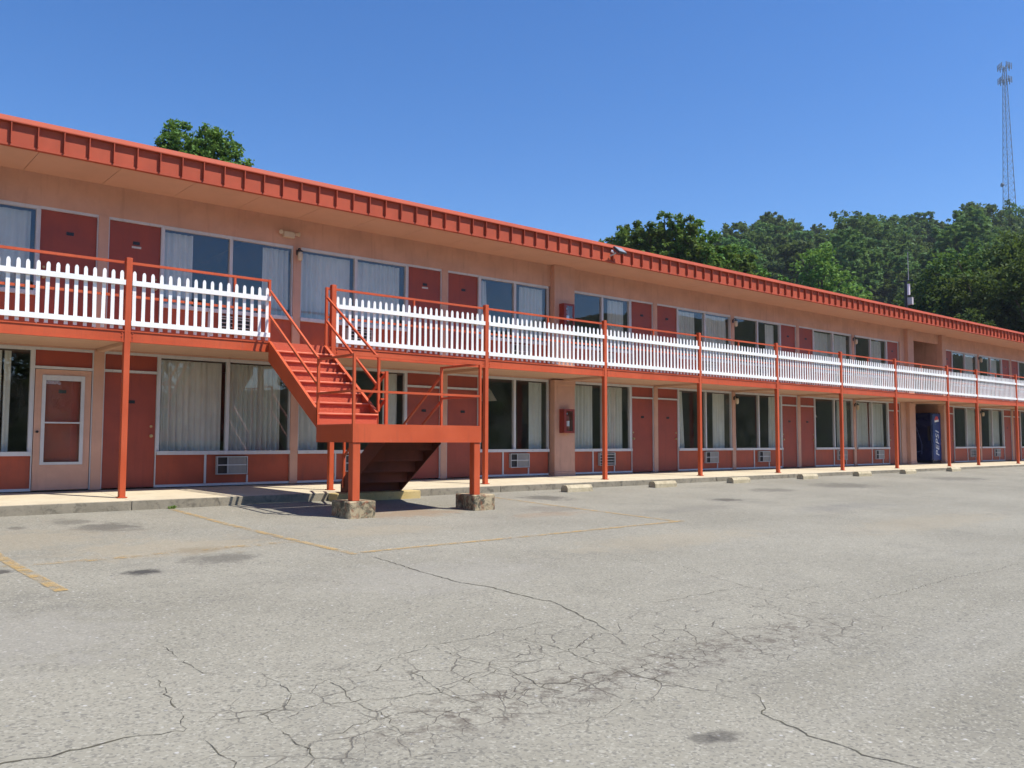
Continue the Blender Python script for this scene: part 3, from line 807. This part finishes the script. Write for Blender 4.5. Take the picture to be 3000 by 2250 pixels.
# ------------------------------------------------------------------ wheel stops
prof = [(-0.105, 0), (-0.105, 0.085), (-0.06, 0.145), (0.06, 0.145), (0.105, 0.085), (0.105, 0)]
wsm = MB().prism(prof[::-1], 'x', -0.38, 0.38).mesh('wheel_stop', M['stop'])
WSX = [(13.14, -2.62), (15.95, -2.64), (19.03, -2.58), (22.45, -2.50), (25.55, -2.50), (28.55, -2.50), (32.05, -2.48)]
WL = ['pale concrete wheel stop closest to the concrete footings of the stairs', 'pale concrete wheel stop in front of the slatted air conditioner beside the pillar', None, None, None, None, 'pale concrete wheel stop in front of the blue vending machine']
for i, (x, y) in enumerate(WSX):
    o = link('wheel_stop', wsm, None, (x, y, gz(x, y)-0.004))
    rnd = random.Random(i); o.rotation_euler = (0, 0, R(rnd.uniform(-1.5, 1.5)))
    tag(o, WL[i] or 'short pale concrete wheel stop along the kerb in the middle of the row', 'wheel stop', 'wheel stops along the kerb')

# ------------------------------------------------------------------ curtains
def curtain(x0, x1, z0, z1, seed, lean=0.0, y=0.17):
    rnd = random.Random(seed)
    w = x1-x0
    n = max(10, int(w/0.018)); rows = 5
    ph = rnd.uniform(0, 6); amp = 0.036
    fr = rnd.uniform(0.10, 0.13)
    # irregular pleats
    kx = [0.0]; 
    cen = []
    mb = MB()
    for j in range(rows):
        t = j/(rows-1)
        for i in range(n+1):
            u = i/n
            xx = u*w
            a = amp*(0.55+0.6*t)*(0.7+0.5*math.sin(xx*3.1+ph))
            yy = a*math.sin(2*math.pi*xx/fr+ph+1.2*math.sin(xx*4+ph*2)) + 0.012*math.sin(2*math.pi*xx/fr*0.37+ph)
            lx = lean*t*(1-abs(0.0-u)) if lean < 0 else lean*t*u
            mb.v.append((xx+lx-w/2, yy, (z1-z0)*(1-t)))
    for j in range(rows-1):
        for i in range(n):
            a = j*(n+1)+i
            mb.f.append((a, a+n+1, a+n+2, a+1))
    return mb.build('curtain', M['curtain'], None, ((x0+x1)/2, y, z0), smooth=True)

# window description per bay index (bay 2 = left of storm door, bay 3 = right of the first red door ...)
BN = {2: 'beside the peach storm door', 3: 'left of the stairs', 4: 'behind the stairs', 5: 'left of the thick peach pillar', 6: 'right of the thick peach pillar',
      7: 'one bay past the pillar bay', 8: 'two bays past the pillar bay', 9: 'three bays past the pillar bay', 10: 'just before the breezeway', 11: 'just past the breezeway', 12: 'second past the breezeway', 13: 'third past the breezeway'}
# (bay, floor): list of (pane, from, to, lean)
CT = {
 (2,0): [(1, 0.30, 0.68, 0), (1, 0.71, 0.79, 0)], (2,1): [(0, 0.0, 1.0, 0), (1, 0.02, 0.96, 0)],
 (3,0): [(0, 0.01, 0.97, 0), (1, 0.02, 0.90, 0)], (3,1): [(0, 0.0, 0.47, 0), (1, 0.56, 0.99, 0)],
 (4,0): [(0, 0.0, 0.42, 0), (1, 0.62, 0.93, 0)], (4,1): [(0, 0.0, 0.98, 0), (1, 0.0, 0.95, 0)],
 (5,0): [(0, 0.0, 0.14, 0), (1, 0.52, 0.95, 0)], (5,1): [(0, 0.0, 0.26, 0.05), (1, 0.25, 0.97, 0)],
 (6,0): [(0, 0.02, 0.80, 0), (1, 0.16, 0.88, 0)], (6,1): [(0, 0.0, 0.14, 0), (1, 0.36, 0.92, 0)],
 (7,0): [(0, 0.0, 0.28, 0.10), (1, 0.42, 0.90, 0)], (7,1): [(0, 0.0, 0.80, 0), (1, 0.02, 0.97, 0)],
 (8,0): [(0, 0.0, 0.12, 0.15), (1, 0.66, 0.98, 0)], (8,1): [(0, 0.0, 0.14, 0.12), (1, 0.50, 0.95, 0)],
 (9,0): [(0, 0.0, 0.10, 0.06), (1, 0.40, 0.88, 0)], (9,1): [(0, 0.0, 0.95, 0), (1, 0.0, 0.95, 0)],
 (10,0): [(0, 0.02, 0.95, 0), (1, 0.02, 0.92, 0)], (10,1): [(0, 0.0, 0.16, 0.0), (1, 0.30, 0.94, 0)],
 (11,0): [(0, 0.0, 0.14, 0.06), (1, 0.20, 0.98, 0)], (11,1): [(1, 0.32, 0.98, 0)],
 (12,0): [(0, 0.0, 0.22, 0.10), (1, 0.08, 0.92, 0)], (12,1): [(0, 0.0, 0.24, 0), (1, 0.10, 0.90, 0)],
}
for (b, fl), L in CT.items():
    p, zg0, zg1 = bay_panes[(b, fl)]
    for q, (pn, a, e, ln) in enumerate(L):
        x0, x1 = p[pn]
        o = curtain(x0+(x1-x0)*a, x0+(x1-x0)*e, zg0-0.05, zg1-0.02, b*17+fl*5+q, ln)
        wd = e-a
        st = 'drawn pale curtain' if wd > 0.7 else ('half open pale curtain' if wd > 0.3 else 'narrow gathered pale curtain')
        where = BN.get(b, 'far along the motel')
        tag(o, '%s in the %s %s window %s' % (st, 'upper' if fl else 'lower', 'left-hand' if pn == 0 else 'right-hand', where), 'curtain', 'curtains behind the motel windows')

# ------------------------------------------------------------------ air conditioners in the panels
def aircon(x, z, kind, label):
    o = empty('air_conditioner', (x, 0.0, z))
    w, h = 0.60, 0.34
    s = MB().box(0, w, -0.06, 0.017, h-0.018, h).box(0, w, -0.06, 0.017, 0, 0.018).box(0, 0.018, -0.06, 0.017, 0.018, h-0.018).box(w-0.018, w, -0.06, 0.017, 0.018, h-0.018)
    s.build('sleeve', M['steel'], o)
    MB().box(0.0185, w-0.0185, -0.012, 0.016, 0.0185, h-0.0185).build('coil', M['dark'], o)
    if kind == 0:
        g = MB()
        for q in range(14):
            xx = 0.235+q*0.0245
            g.box(xx, xx+0.017, -0.046, -0.014, 0.0186, h-0.0186)
        g.build('grille', M['ac_grey'], o)
        MB().box(0.0186, w-0.0186, -0.056, -0.0465, h*0.52-0.009, h*0.52+0.009).build('crossbar', M['frame'], o)
        MB().box(0.20, 0.225, -0.0555, -0.0465, 0.0186, h*0.52-0.0095).box(0.20, 0.225, -0.0555, -0.0465, h*0.52+0.0095, h-0.0186).build('divider', M['steel'], o)
    else:
        for q in range(4):
            zz = 0.055+q*0.075
            MB().box(0.0186, w-0.0186, -0.05, -0.014, zz, zz+0.014).build('louvre', M['frame'], o)
        MB().box(0.17, 0.19, -0.056, -0.0505, 0.0186, h-0.0186).build('divider', M['steel'], o)
    tag(o, label, 'air conditioner', 'wall air conditioners under the windows')
for i, (c, s, seg, acx) in enumerate(bays):
    if i < 3 or i > 12: continue
    for fl in (0, 1):
        kind = 1 if (i, fl) in ((6, 0), (3, 1), (4, 1), (11, 0)) else 0
        aircon(acx, 0.205 if fl == 0 else 2.86, kind, '%s air conditioner under the %s window %s' % ('slatted' if kind else 'grey', 'upper' if fl else 'lower', BN.get(i, 'far along the motel')))

# ------------------------------------------------------------------ wall fittings
def sconce(x, z, label):
    o = empty('wall_lamp', (x, -0.028, z))
    MB().box(-0.03, 0.03, -0.02, 0.0, 0.03, 0.13).build('back_plate', M['dark'], o)
    MB().tube([(0, -0.01, 0.10), (0, -0.05, 0.155), (0, -0.10, 0.15), (0, -0.12, 0.10)], 0.014, 8).build('arm', M['dark'], o, None, True)
    MB().tube([(0, -0.12, 0.105), (0, -0.12, 0.075)], [0.045, 0.05], 12).build('cap', M['dark'], o)
    MB().tube([(0, -0.12, 0.074), (0, -0.12, 0.03), (0, -0.12, -0.06), (0, -0.12, -0.10)], [0.042, 0.052, 0.05, 0.03], 12).build('glass_jar', M['beige'], o, None, True)
    tag(o, label, 'lamp', 'jar lamps on the window columns')
sconce(7.82, 4.55, 'small jar lamp on the upper column directly above the stairs')
for x, w in ((22.46, 'two bays past the thick pillar'), (29.78, 'before the breezeway'), (40.75, 'past the breezeway')):
    sconce(x, 4.50, 'small jar lamp on the upper column %s' % w)
    sconce(x, 2.10, 'small jar lamp on the lower column %s' % w)

o = empty('emergency_light', (7.62, -0.012, 4.93))
MB().bbox(-0.13, 0.11, -0.08, -0.001, -0.03, 0.09, 0.008).build('housing', M['beige'], o)
MB().tube([(0.13, -0.04, 0.06), (0.19, -0.11, 0.05)], [0.03, 0.045], 10).build('lamp_head', M['beige'], o)
MB().tube([(-0.15, -0.04, 0.06), (-0.20, -0.10, 0.05)], [0.03, 0.045], 10).build('lamp_head', M['beige'], o)
tag(o, 'beige twin head emergency light on the peach band under the eave', 'emergency light')

def cabinet(x, z, label, l2):
    o = empty('extinguisher_cabinet', (x, -0.15, z))
    w, h, d = 0.36, 0.60, 0.17
    MB().box(0, 0.02, -d, 0, 0, h).box(w-0.02, w, -d, 0, 0, h).box(0.02, w-0.02, -d, 0, 0, 0.02).box(0.02, w-0.02, -d, 0, h-0.02, h).box(0.02, w-0.02, -0.012, -0.001, 0.02, h-0.02).build('box', M['ext_red'], o)
    MB().box(0.001, 0.075, -d-0.014, -d-0.001, 0.001, h-0.001).box(w-0.06, w-0.001, -d-0.014, -d-0.001, 0.001, h-0.001).box(0.0755, w-0.0605, -d-0.014, -d-0.001, h-0.05, h-0.001).box(0.0755, w-0.0605, -d-0.014, -d-0.001, 0.001, 0.05).build('door', M['ext_red'], o)
    MB().box(0.0755, w-0.0605, -d-0.009, -d-0.006, 0.0505, h-0.0505).build('pane', M['glass'], o)
    tag(o, label, 'cabinet', 'fire extinguisher cabinets on the pillar')
    e = empty('fire_extinguisher', (x+0.18, -0.24, z+0.021))
    MB().tube([(0, 0, 0.0), (0, 0, 0.36), (0, 0, 0.41), (0, 0, 0.44)], [0.06, 0.06, 0.045, 0.02], 14).build('cylinder', M['ext_red'], e, None, True)
    MB().tube([(0, 0, 0.44), (0, 0, 0.48)], 0.018, 8).box(-0.08, 0.02, -0.01, 0.01, 0.47, 0.485).build('valve', M['steel'], e)
    MB().tube([(0, 0, 0.15), (0, 0, 0.28)], 0.0615, 14, False).build('label_band', M['logo_white'], e)
    tag(e, l2, 'extinguisher', 'fire extinguishers on the pillar')
cabinet(14.95, 1.05, 'red fire extinguisher cabinet on the lower half of the thick pillar', 'red fire extinguisher inside the lower cabinet')
cabinet(14.95, 3.72, 'red fire extinguisher cabinet on the upper half of the thick pillar', 'red fire extinguisher inside the upper cabinet')

o = empty('floodlight', (15.55, -1.36, 5.44))
MB().tube([(0, 0, 0.0), (0, -0.10, 0.02), (0.04, -0.16, 0.06)], 0.022, 8).build('bracket', M['steel'], o)
MB().tube([(-0.05, -0.10, 0.10), (-0.04, -0.15, 0.06)], [0.035, 0.02], 10).build('sensor', M['logo_white'], o)
pan = MB().bbox(-0.17, 0.17, -0.025, 0.025, -0.12, 0.12, 0.01).build('lamp_body', M['dark'], o, (0.14, -0.20, 0.12))
pan.rotation_euler = (R(-48), 0, R(8))
l = MB().box(-0.15, 0.15, -0.031, -0.0255, -0.10, 0.10).build('lens', M['lens'], pan)
tag(o, 'dark floodlight with white sensor fixed to the red roof fascia', 'floodlight')

# ------------------------------------------------------------------ vending machine in the breezeway
vm = empty('vending_machine', (35.95, -0.02, -0.001))
MB().bbox(0.03, 0.82, 0.0, 0.98, 0.06, 2.05, 0.02).build('cabinet', M['navy'], vm)
MB().box(0.06, 0.80, 0.03, 0.95, 0.001, 0.0595).build('base', M['dark'], vm)
MB().bbox(-0.03, 0.0295, 0.005, 0.975, 0.10, 2.04, 0.012).build('front_door', M['navy'], vm)
MB().box(0.08, 0.80, -0.006, -0.0005, 0.12, 2.0).build('side_panel', M['blue'], vm)
sw = MB()
for pts, wd in (([(0.85, 1.75), (0.62, 1.45), (0.50, 1.10), (0.40, 0.75), (0.42, 0.35)], 0.022), ([(0.90, 1.28), (0.70, 1.34), (0.48, 1.30)], 0.016), ([(0.86, 0.50), (0.60, 0.44), (0.40, 0.50)], 0.014), ([(0.75, 1.86), (0.55, 1.60)], 0.012)):
    for (a, b), (c, d) in zip(pts[:-1], pts[1:]):
        L = math.hypot(c-a, d-b); nx, nz = -(d-b)/L*wd, (c-a)/L*wd; b0 = len(sw.v)
        sw.v += [(-0.0325, a-nx, b-nz), (-0.0325, c-nx*.7, d-nz*.7), (-0.0325, c+nx*.7, d+nz*.7), (-0.0325, a+nx, b+nz)]
        sw.f.append((b0, b0+3, b0+2, b0+1))
sw.build('swirl_print', M['swirl'], vm)
MB().box(-0.038, -0.0305, 0.06, 0.16, 0.9, 1.5).build('selection_strip', M['dark'], vm)
tc = bpy.data.curves.new('brand_lettering', 'FONT')
tc.body = 'PEPSI'; tc.size = 0.42; tc.extrude = 0.0015; tc.space_character = 1.12; tc.shear = 0.25
to = bpy.data.objects.new('brand_lettering', tc)
COL.objects.link(to)
bpy.context.view_layer.update()
tm = bpy.data.meshes.new_from_object(to.evaluated_get(bpy.context.evaluated_depsgraph_get()))
bpy.data.objects.remove(to)
tm.materials.clear(); tm.materials.append(M['logo_white'])
lt = link('brand_lettering', tm, vm, (0.60, -0.0085, 0.26))
lt.rotation_euler = (R(90), R(-90), 0)
def disc(poly, mat, name, y):
    mb = MB().prism(poly, 'y', y, y-0.0015); mb.build(name, mat, vm)
cx, cz, rr = 0.44, 1.72, 0.19
arc = lambda a0, a1, n=14: [(cx+rr*math.cos(R(a0+(a1-a0)*i/n)), cz+rr*math.sin(R(a0+(a1-a0)*i/n))) for i in range(n+1)]
disc(arc(0, 352, 28), M['logo_white'], 'emblem', -0.0065)
disc(arc(18, 175), M['logo_red'], 'emblem_top', -0.0085)
disc(arc(200, 352), M['blue'], 'emblem_bottom', -0.0085)
tag(vm, 'dark blue soft drink vending machine standing in the breezeway', 'vending machine')

# lamps seen through the lower windows
def swag(x, y, z, label):
    o = empty('hanging_lamp', (x, y, z))
    MB().tube([(0, 0, 0.30), (0, 0, 0.26), (0, 0, 0.0)], [0.05, 0.09, 0.24], 16, False).build('shade', M['shade'], o, None, True)
    MB().tube([(0, 0, 0.29), (0, 0, ZD-z-0.001)], 0.006, 6).build('cord', M['dark'], o)
    tag(o, label, 'lamp', 'hanging lamps inside the rooms')
swag(13.35, 0.75, 1.84, 'cream hanging lampshade inside the lower window left of the thick pillar')
swag(20.55, 0.75, 1.72, 'cream hanging lampshade inside the lower window one bay past the pillar bay')
swag(28.1, 0.75, 1.72, 'cream hanging lampshade inside the lower window three bays past the pillar bay')

# ------------------------------------------------------------------ terrain behind
RIDGE = [(10, .20), (14, .215), (18.9, .2256), (20.3, .225), (20.8, .2337), (21.6, .238), (22.5, .2375), (22.9, .2317), (23.7, .231), (25.0, .2383), (26.5, .2447), (27.9, .246), (29.2, .2467), (30.9, .2403), (32.0, .2444), (33.1, .2485), (34.6, .2412), (35.6, .2391), (36.9, .2286), (39.3, .2089), (43, .17), (48, .13), (55, .10), (65, .08), (80, .05)]
RA = np.array([a for a, _ in RIDGE]); RE = np.array([e for _, e in RIDGE])
RR = 340.0
rng = np.random.default_rng(5)
def hillz(r, az):
    t = np.clip((r-95)/(RR-95), 0, 1.6)
    top = np.interp(az, RA, RE)*RR-14.0
    s = np.where(t < 1, t**1.15*(1.25-0.25*t), 1-0.25*(t-1)**1.0)
    bump = 3.0*np.sin(az*0.9+r*0.035)*np.clip(t*2, 0, 1)*np.clip((1-t)*3, 0, 1)
    return -0.6+top*s+bump
def hill():
    azs = np.linspace(8, 82, 75); rs = np.concatenate([np.linspace(60, 95, 4), np.linspace(105, 345, 36), np.linspace(360, 520, 6)])
    mb = MB()
    for r in rs:
        for a in azs:
            z = float(hillz(r, a)) if r > 95 else -0.6
            mb.v.append((r*math.cos(R(a)), r*math.sin(R(a))-16.0, z))
    n = len(azs)
    for j in range(len(rs)-1):
        for i in range(n-1): mb.f.append((j*n+i, (j+1)*n+i, (j+1)*n+i+1, j*n+i+1))
    return tag(mb.build('hill', M['hill'], None, None, True), kind='structure')
hill()

# ------------------------------------------------------------------ trees
def tree_mesh(seed, H, rad, base, leafsize, nclump, per, mat, shape='round', clump=0.22, trunk=0.3, leaf_aspect=0.6, lob=None):
    rg = np.random.default_rng(seed); rd = random.Random(seed)
    # lobes: uneven outline
    hc = H-base
    lobes = []
    nl = {'round': 9, 'poplar': 10, 'tall': 11}[shape]
    for i in range(nl):
        t = (i+0.5)/nl
        if shape == 'poplar':
            rr = rad*(0.95-0.62*t)*rd.uniform(0.7, 1.15)
            off = rad*0.45*(1-t*0.6)
        elif shape == 'tall':
            rr = rad*(0.40+0.35*math.sin(math.pi*min(1, t*1.15)))*rd.uniform(0.75, 1.15)
            off = rad*0.55*math.sin(math.pi*min(1, 0.15+t*0.85))
        else:
            rr = rad*rd.uniform(0.38, 0.56)
            off = rad*0.62*math.sin(math.pi*(0.12+0.80*t))
        an = i*2.4+rd.uniform(-.5, .5)
        lobes.append((math.cos(an)*off, math.sin(an)*off, base+hc*(0.10+0.80*t), rr))
    if lob: lobes = lob
    cs = []
    tot = sum(l[3]**2 for l in lobes)
    for (lx, ly, lz, rr) in lobes:
        k = max(7, int(nclump*rr*rr/tot))
        d = rg.normal(size=(k, 3)); d /= np.linalg.norm(d, axis=1)[:, None]
        q = rr*(0.35+0.65*rg.random(k)**0.6)[:, None]
        c = np.array([lx, ly, lz])+d*q*np.array([1, 1, 0.9])
        cs.append(c)
    C = np.concatenate(cs)
    C = C[C[:, 2] < H]
    n = len(C)*per
    cc = np.repeat(C, per, axis=0)+np.clip(rg.normal(size=(n, 3)), -1.5, 1.5)*(clump*rad*0.5)*np.array([1, 1, 0.8])
    # leaf quads
    nrm = rg.normal(size=(n, 3)); nrm[:, 2] = np.abs(nrm[:, 2])+0.35; nrm /= np.linalg.norm(nrm, axis=1)[:, None]
    t = rg.normal(size=(n, 3)); t -= (t*nrm).sum(1)[:, None]*nrm; t /= np.linalg.norm(t, axis=1)[:, None]
    b = np.cross(nrm, t)
    sz = leafsize*(0.6+0.8*rg.random(n))[:, None]
    V = np.empty((n, 4, 3))
    V[:, 0] = cc-t*sz*0.5; V[:, 1] = cc+b*sz*leaf_aspect*0.5+nrm*sz*0.06; V[:, 2] = cc+t*sz*0.5; V[:, 3] = cc-b*sz*leaf_aspect*0.5+nrm*sz*0.06
    me = bpy.data.meshes.new('crown')
    me.vertices.add(n*4); me.vertices.foreach_set('co', V.reshape(-1))
    me.loops.add(n*4); me.loops.foreach_set('vertex_index', np.arange(n*4, dtype=np.int32))
    me.polygons.add(n); me.polygons.foreach_set('loop_start', np.arange(0, n*4, 4, dtype=np.int32))
    me.materials.append(mat); me.update(calc_edges=True)
    # trunk with limbs
    mb = MB()
    mb.tube([(0, 0, -1.0), (rd.uniform(-.1, .1), 0, base*0.6), (rd.uniform(-.3, .3), rd.uniform(-.3, .3), base+hc*0.4), (0, 0, base+hc*0.82)], [trunk*1.25, trunk, trunk*0.6, trunk*0.12], 8) if shape != 'poplar' else mb.tube([(0, 0, -1.0), (0, 0, base), (0, 0, base+hc*0.65)], [trunk*1.25, trunk, trunk*0.2], 8)
    for (lx, ly, lz, rr) in lobes:
        z0 = max(base*0.7, lz-hc*0.22-abs(lx)*0.5)
        mb.tube([(0, 0, z0), (lx*0.5, ly*0.5, (z0+lz)/2+0.05*hc), (lx, ly, lz+rr*0.2)], [trunk*0.38, trunk*0.24, trunk*0.07], 6)
    tm = mb.mesh('trunk', M['bark'])
    return me, tm
def plant(name, meshes, loc, rz, sc, label, group=None, cat='tree'):
    o = empty(name, loc, rz); o.scale = (sc, sc, sc)
    link('crown', meshes[0], o); link('trunk', meshes[1], o)
    return tag(o, label, cat, group)

# broad tree just behind the roof on the left
LB = [(s_*0.764, -s_*0.645+d_, z_, r_) for s_, d_, z_, r_ in ((-1.35, 0, 15.95, 0.95), (-1.30, 0.3, 17.0, 0.60), (-1.75, 0.1, 16.3, 0.55), (-0.35, -0.3, 15.6, 0.7), (0.15, 0.2, 16.55, 0.75), (0.65, -0.2, 16.25, 0.75), (1.35, 0, 15.85, 0.60), (2.05, 0.1, 15.0, 0.45), (-2.15, 0, 15.7, 0.55),
      (0.4, 0, 14.9, 1.3), (-1.2, 0.2, 14.6, 1.3), (1.3, -0.2, 14.2, 1.1), (0, 0.6, 13.4, 1.7), (-1.0, -0.5, 12.4, 1.7), (1.0, 0.5, 11.5, 1.6), (0, -0.4, 10.2, 1.4))]
t1 = tree_mesh(11, 19.0, 2.4, 9.0, 0.165, 1100, 30, M['leaf_near'], 'round', 0.11, 0.22, 0.7, LB)
plant('broadleaf_tree', t1, (15.55, 26.3, -0.6), 0.0, 1.0, 'single broadleaf treetop showing above the red roof with open sky around it')
# poplars
def spires(seed):
    rd = random.Random(seed); L = []
    for k in range(6):
        t = k/5; L.append((rd.uniform(-.4, .4), rd.uniform(-.4, .4), 5+9*t, 2.3-0.5*t))
    for k in range(5):
        a = k*1.26+rd.uniform(-.4, .4); o = rd.uniform(0.7, 1.9) if k else 0.2; top = 17.3-o*rd.uniform(0.4, 1.2) if k else 16.9
        n = 6
        for q in range(n):
            f = q/(n-1)
            L.append((math.cos(a)*o*(0.8+0.2*f), math.sin(a)*o*(0.8+0.2*f), top-3.8*(1-f), 1.0-0.48*f))
    return L
tp = [tree_mesh(21+i, 18.5, 2.2, 4.0, 0.26, 900, 22, M['leaf_near'], 'poplar', 0.11, 0.25, 0.65, spires(210+i)) for i in range(3)]
POP = [(50.1, 33.0, 16.6), (51.4, 31.5, 19.0), (52.5, 30.4, 19.3), (53.7, 28.9, 20.0), (54.7, 27.7, 19.9), (55.3, 27.0, 19.2), (56.0, 26.2, 18.0), (56.7, 25.3, 17.3), (57.6, 24.3, 16.2), (53.0, 33.0, 19.6), (56.2, 29.5, 19.6), (58.8, 26.0, 17.6), (59.6, 23.6, 15.6), (48.9, 34.0, 15.4)]
for i, (x, y, h) in enumerate(POP):
    plant('poplar_tree', tp[i % 3], (x+0.4*(i % 2), y, -0.6), i*1.3, h/17.4, 'slender green poplar in the clump rising behind the roof left of the wooded hill', 'poplars behind the roof')
# bright tall tree
tb = tree_mesh(31, 27, 5.6, 5.0, 0.50, 420, 26, M['leaf_bright'], 'tall', 0.15, 0.4)
plant('tall_tree', tb, (95.2, 39.0, -0.5), 0.4, 0.99, 'tall bright yellow green tree standing out before the dark wooded hill')
tb2 = tree_mesh(32, 14, 4.6, 2.0, 0.42, 260, 24, M['leaf_bright'], 'round', 0.17, 0.3)
for i, (x, y, h) in enumerate([(81.5, 33.5, 15.8), (79.8, 25.4, 14.6), (80.9, 23.6, 15.2), (82.0, 21.9, 14.0)]):
    plant('bushy_tree', tb2, (x, y, -0.5), i*1.9, h/14, 'low bright green bushy tree just above the roof edge near the antenna pole' if i else 'low bright green bushy tree at the foot of the tall yellow green tree', 'low bright trees above the roof edge')
# big dark trees on the right
td = [tree_mesh(41+i, 21, 5.4, 4.0, 0.42, 420, 26, M['leaf_dark'], 'round', 0.15, 0.4) for i in range(3)]
DKT = [(77.5, 18.3, 18.4), (79.5, 15.6, 21.2), (80.4, 12.6, 21.8), (81.0, 9.6, 21.8), (75.5, 13.4, 17.6), (74.0, 9.2, 18.5), (82.0, 20.0, 16.8), (81.0, 5.5, 22.5), (73.5, 17.0, 13.5), (70.5, 12.0, 13.0)]
for i, (x, y, h) in enumerate(DKT):
    plant('dark_tree', td[i % 3], (x, y, -0.5), i*2.1, h/23.2, 'large dark green tree crowding behind the far end of the roof', 'dark trees behind the far roof end')
# wooded hillside
th = [tree_mesh(51+i, 15, 4.6+0.5*i, 2.0, 0.72, 190, 26, M['leaf_hill'], 'round', 0.12, 0.3) for i in range(5)]
pts = []
rnd = random.Random(77)
tries = 0
while len(pts) < 290 and tries < 60000:
    tries += 1
    a = rnd.uniform(17.3, 43.0); r = math.sqrt(rnd.uniform(185**2, 352**2))
    x, y = r*math.cos(R(a)), r*math.sin(R(a))
    if all((x-u)**2+(y-v)**2 > 8.2**2 for u, v in pts): pts.append((x, y))
for i, (x, y) in enumerate(pts):
    r = math.hypot(x, y); a = math.degrees(math.atan2(y, x))
    s = rnd.uniform(0.72, 1.28)
    o = link('hillside_tree', th[i % 5][0], None, (x, y-16.0, float(hillz(np.array(r), np.array(a)))-1.0))
    o.rotation_euler = (0, 0, rnd.uniform(0, 6.28)); o.scale = (s*rnd.uniform(.9, 1.15), s*rnd.uniform(.9, 1.15), s*rnd.uniform(0.85, 1.1))
    lb = 'round crowned tree on the skyline ridge of the wooded hill' if r > 325 else ('green tree low on the wooded hill just above the motel roof' if r < 235 else 'round crowned green tree midway up the wooded hillside')
    tag(o, lb, 'tree', 'trees covering the hill')
def far_bank():
    mb = MB(); xs = np.linspace(-260, 620, 60); n = len(xs)
    for q, (y, h) in enumerate(((-90, -1.7), (-105, 8.0), (-130, 15.0), (-180, 22.0), (-250, 27.0), (-420, 10.0))):
        for x in xs: mb.v.append((float(x), y+6*math.sin(x*0.045), (h if q == 0 else h*(0.5+1.6*min(1, max(0, (x-120)/130))))+(0 if q == 0 else 2.5*math.sin(x*0.031+q)+1.5*math.sin(x*0.11+2*q))))
    for j in range(5):
        for i in range(n-1): mb.f.append((j*n+i, (j+1)*n+i, (j+1)*n+i+1, j*n+i+1)[::-1])
    tag(mb.build('far_hill', M['hill'], None, None, True), kind='structure')
far_bank()
# trees across the lot behind the viewer, mirrored in the windows
for i in range(13):
    x = -30+i*8.5+rnd.uniform(-2, 2)
    plant('roadside_tree', td[i % 3], (x, -66+rnd.uniform(-4, 4), -1.6), i, rnd.uniform(0.5, 0.85), 'dark tree across the parking lot, mirrored in the upper motel windows', 'trees across the lot')

# ------------------------------------------------------------------ lattice tower on the ridge
tw = empty('lattice_tower', (377.0, 118.2, 76.0))
TH = 78.0
def leg(k, t):
    rr = (3.3*(1-t)+0.75*t); an = R(k*120+77)
    return Vector((rr*math.cos(an), rr*math.sin(an), TH*t))
for k in range(3):
    MB().tube([leg(k, 0), leg(k, 1)], [0.15, 0.10], 6).build('leg', M['tower'], tw)
nb = 26
br = MB()
for i in range(nb):
    t0, t1 = i/nb, (i+1)/nb
    for k in range(3):
        j = (k+1) % 3
        br.tube([leg(k, t0), leg(j, t1)], 0.042, 4); br.tube([leg(j, t0), leg(k, t1)], 0.042, 4); br.tube([leg(k, t1), leg(j, t1)], 0.042, 4)
br.build('bracing', M['tower'], tw)
an = MB()
for k in range(3):
    a = R(k*120+17); cx, cy = 1.9*math.cos(a), 1.9*math.sin(a)
    dx, dy = -math.sin(a), math.cos(a)
    for q in (-1.6, -0.5, 0.5, 1.6):
        px, py = cx+dx*q, cy+dy*q
        for zz in (TH-0.8, TH-6.5):
            MB().box(px-0.13, px+0.13, py-0.13, py+0.13, zz, zz+2.6).build('antenna_panel', M['tower'], tw)
    for zz in (TH+0.4, TH-5.2):
        MB().tube([(cx-dx*1.9, cy-dy*1.9, zz), (cx+dx*1.9, cy+dy*1.9, zz)], 0.09, 5).tube([(0, 0, zz), (cx, cy, zz)], 0.09, 5).build('antenna_arm', M['tower'], tw)
MB().tube([(-1.75, 1.55, 29.2), (-2.15, 1.9, 29.2)], [0.85, 0.8], 14).tube([(0, 0, 29.2), (-1.75, 1.55, 29.2)], 0.08, 6).build('dish', M['tower'], tw)
tag(tw, 'tall grey lattice communications tower on top of the wooded hill', 'tower')

# antenna pole behind the roof
ap = empty('antenna_pole', (54.3, 9.52, -0.6))
MB().tube([(0, 0, 0), (0, 0, 11.7)], [0.12, 0.09], 8).build('pole', M['dark'], ap)
MB().tube([(0.0, -0.18, 11.7), (0.0, -0.18, 13.5)], [0.025, 0.015], 6).build('whip', M['steel'], ap)
MB().box(-0.03, 0.03, -0.5, 0.45, 11.62, 11.7).build('crossarm', M['dark'], ap)
MB().tube([(-0.05, -0.20, 10.75), (-0.05, -0.20, 11.45)], 0.085, 10).build('transformer', M['logo_white'], ap)
MB().box(-0.10, 0.10, -0.42, -0.13, 10.12, 10.58).build('equipment_box', M['steel'], ap)
tag(ap, 'dark utility pole with a white cylinder and grey box behind the roof', 'pole')

# ------------------------------------------------------------------ thin summer haze
hz = bpy.data.materials.new('haze_air'); hz.use_nodes = True
ht = hz.node_tree; ht.nodes.clear()
ho = ht.nodes.new('ShaderNodeOutputMaterial'); hv = ht.nodes.new('ShaderNodeVolumePrincipled')
hv.inputs['Color'].default_value = (0.80, 0.88, 1.0, 1); hv.inputs['Density'].default_value = 0.0002
hv.inputs['Anisotropy'].default_value = 0.3
ht.links.new(hv.outputs[0], ho.inputs['Volume'])
tag(MB().box(-3100, 3100, -3100, 3100, -2.6, 175.0).build('haze', hz), kind='stuff')
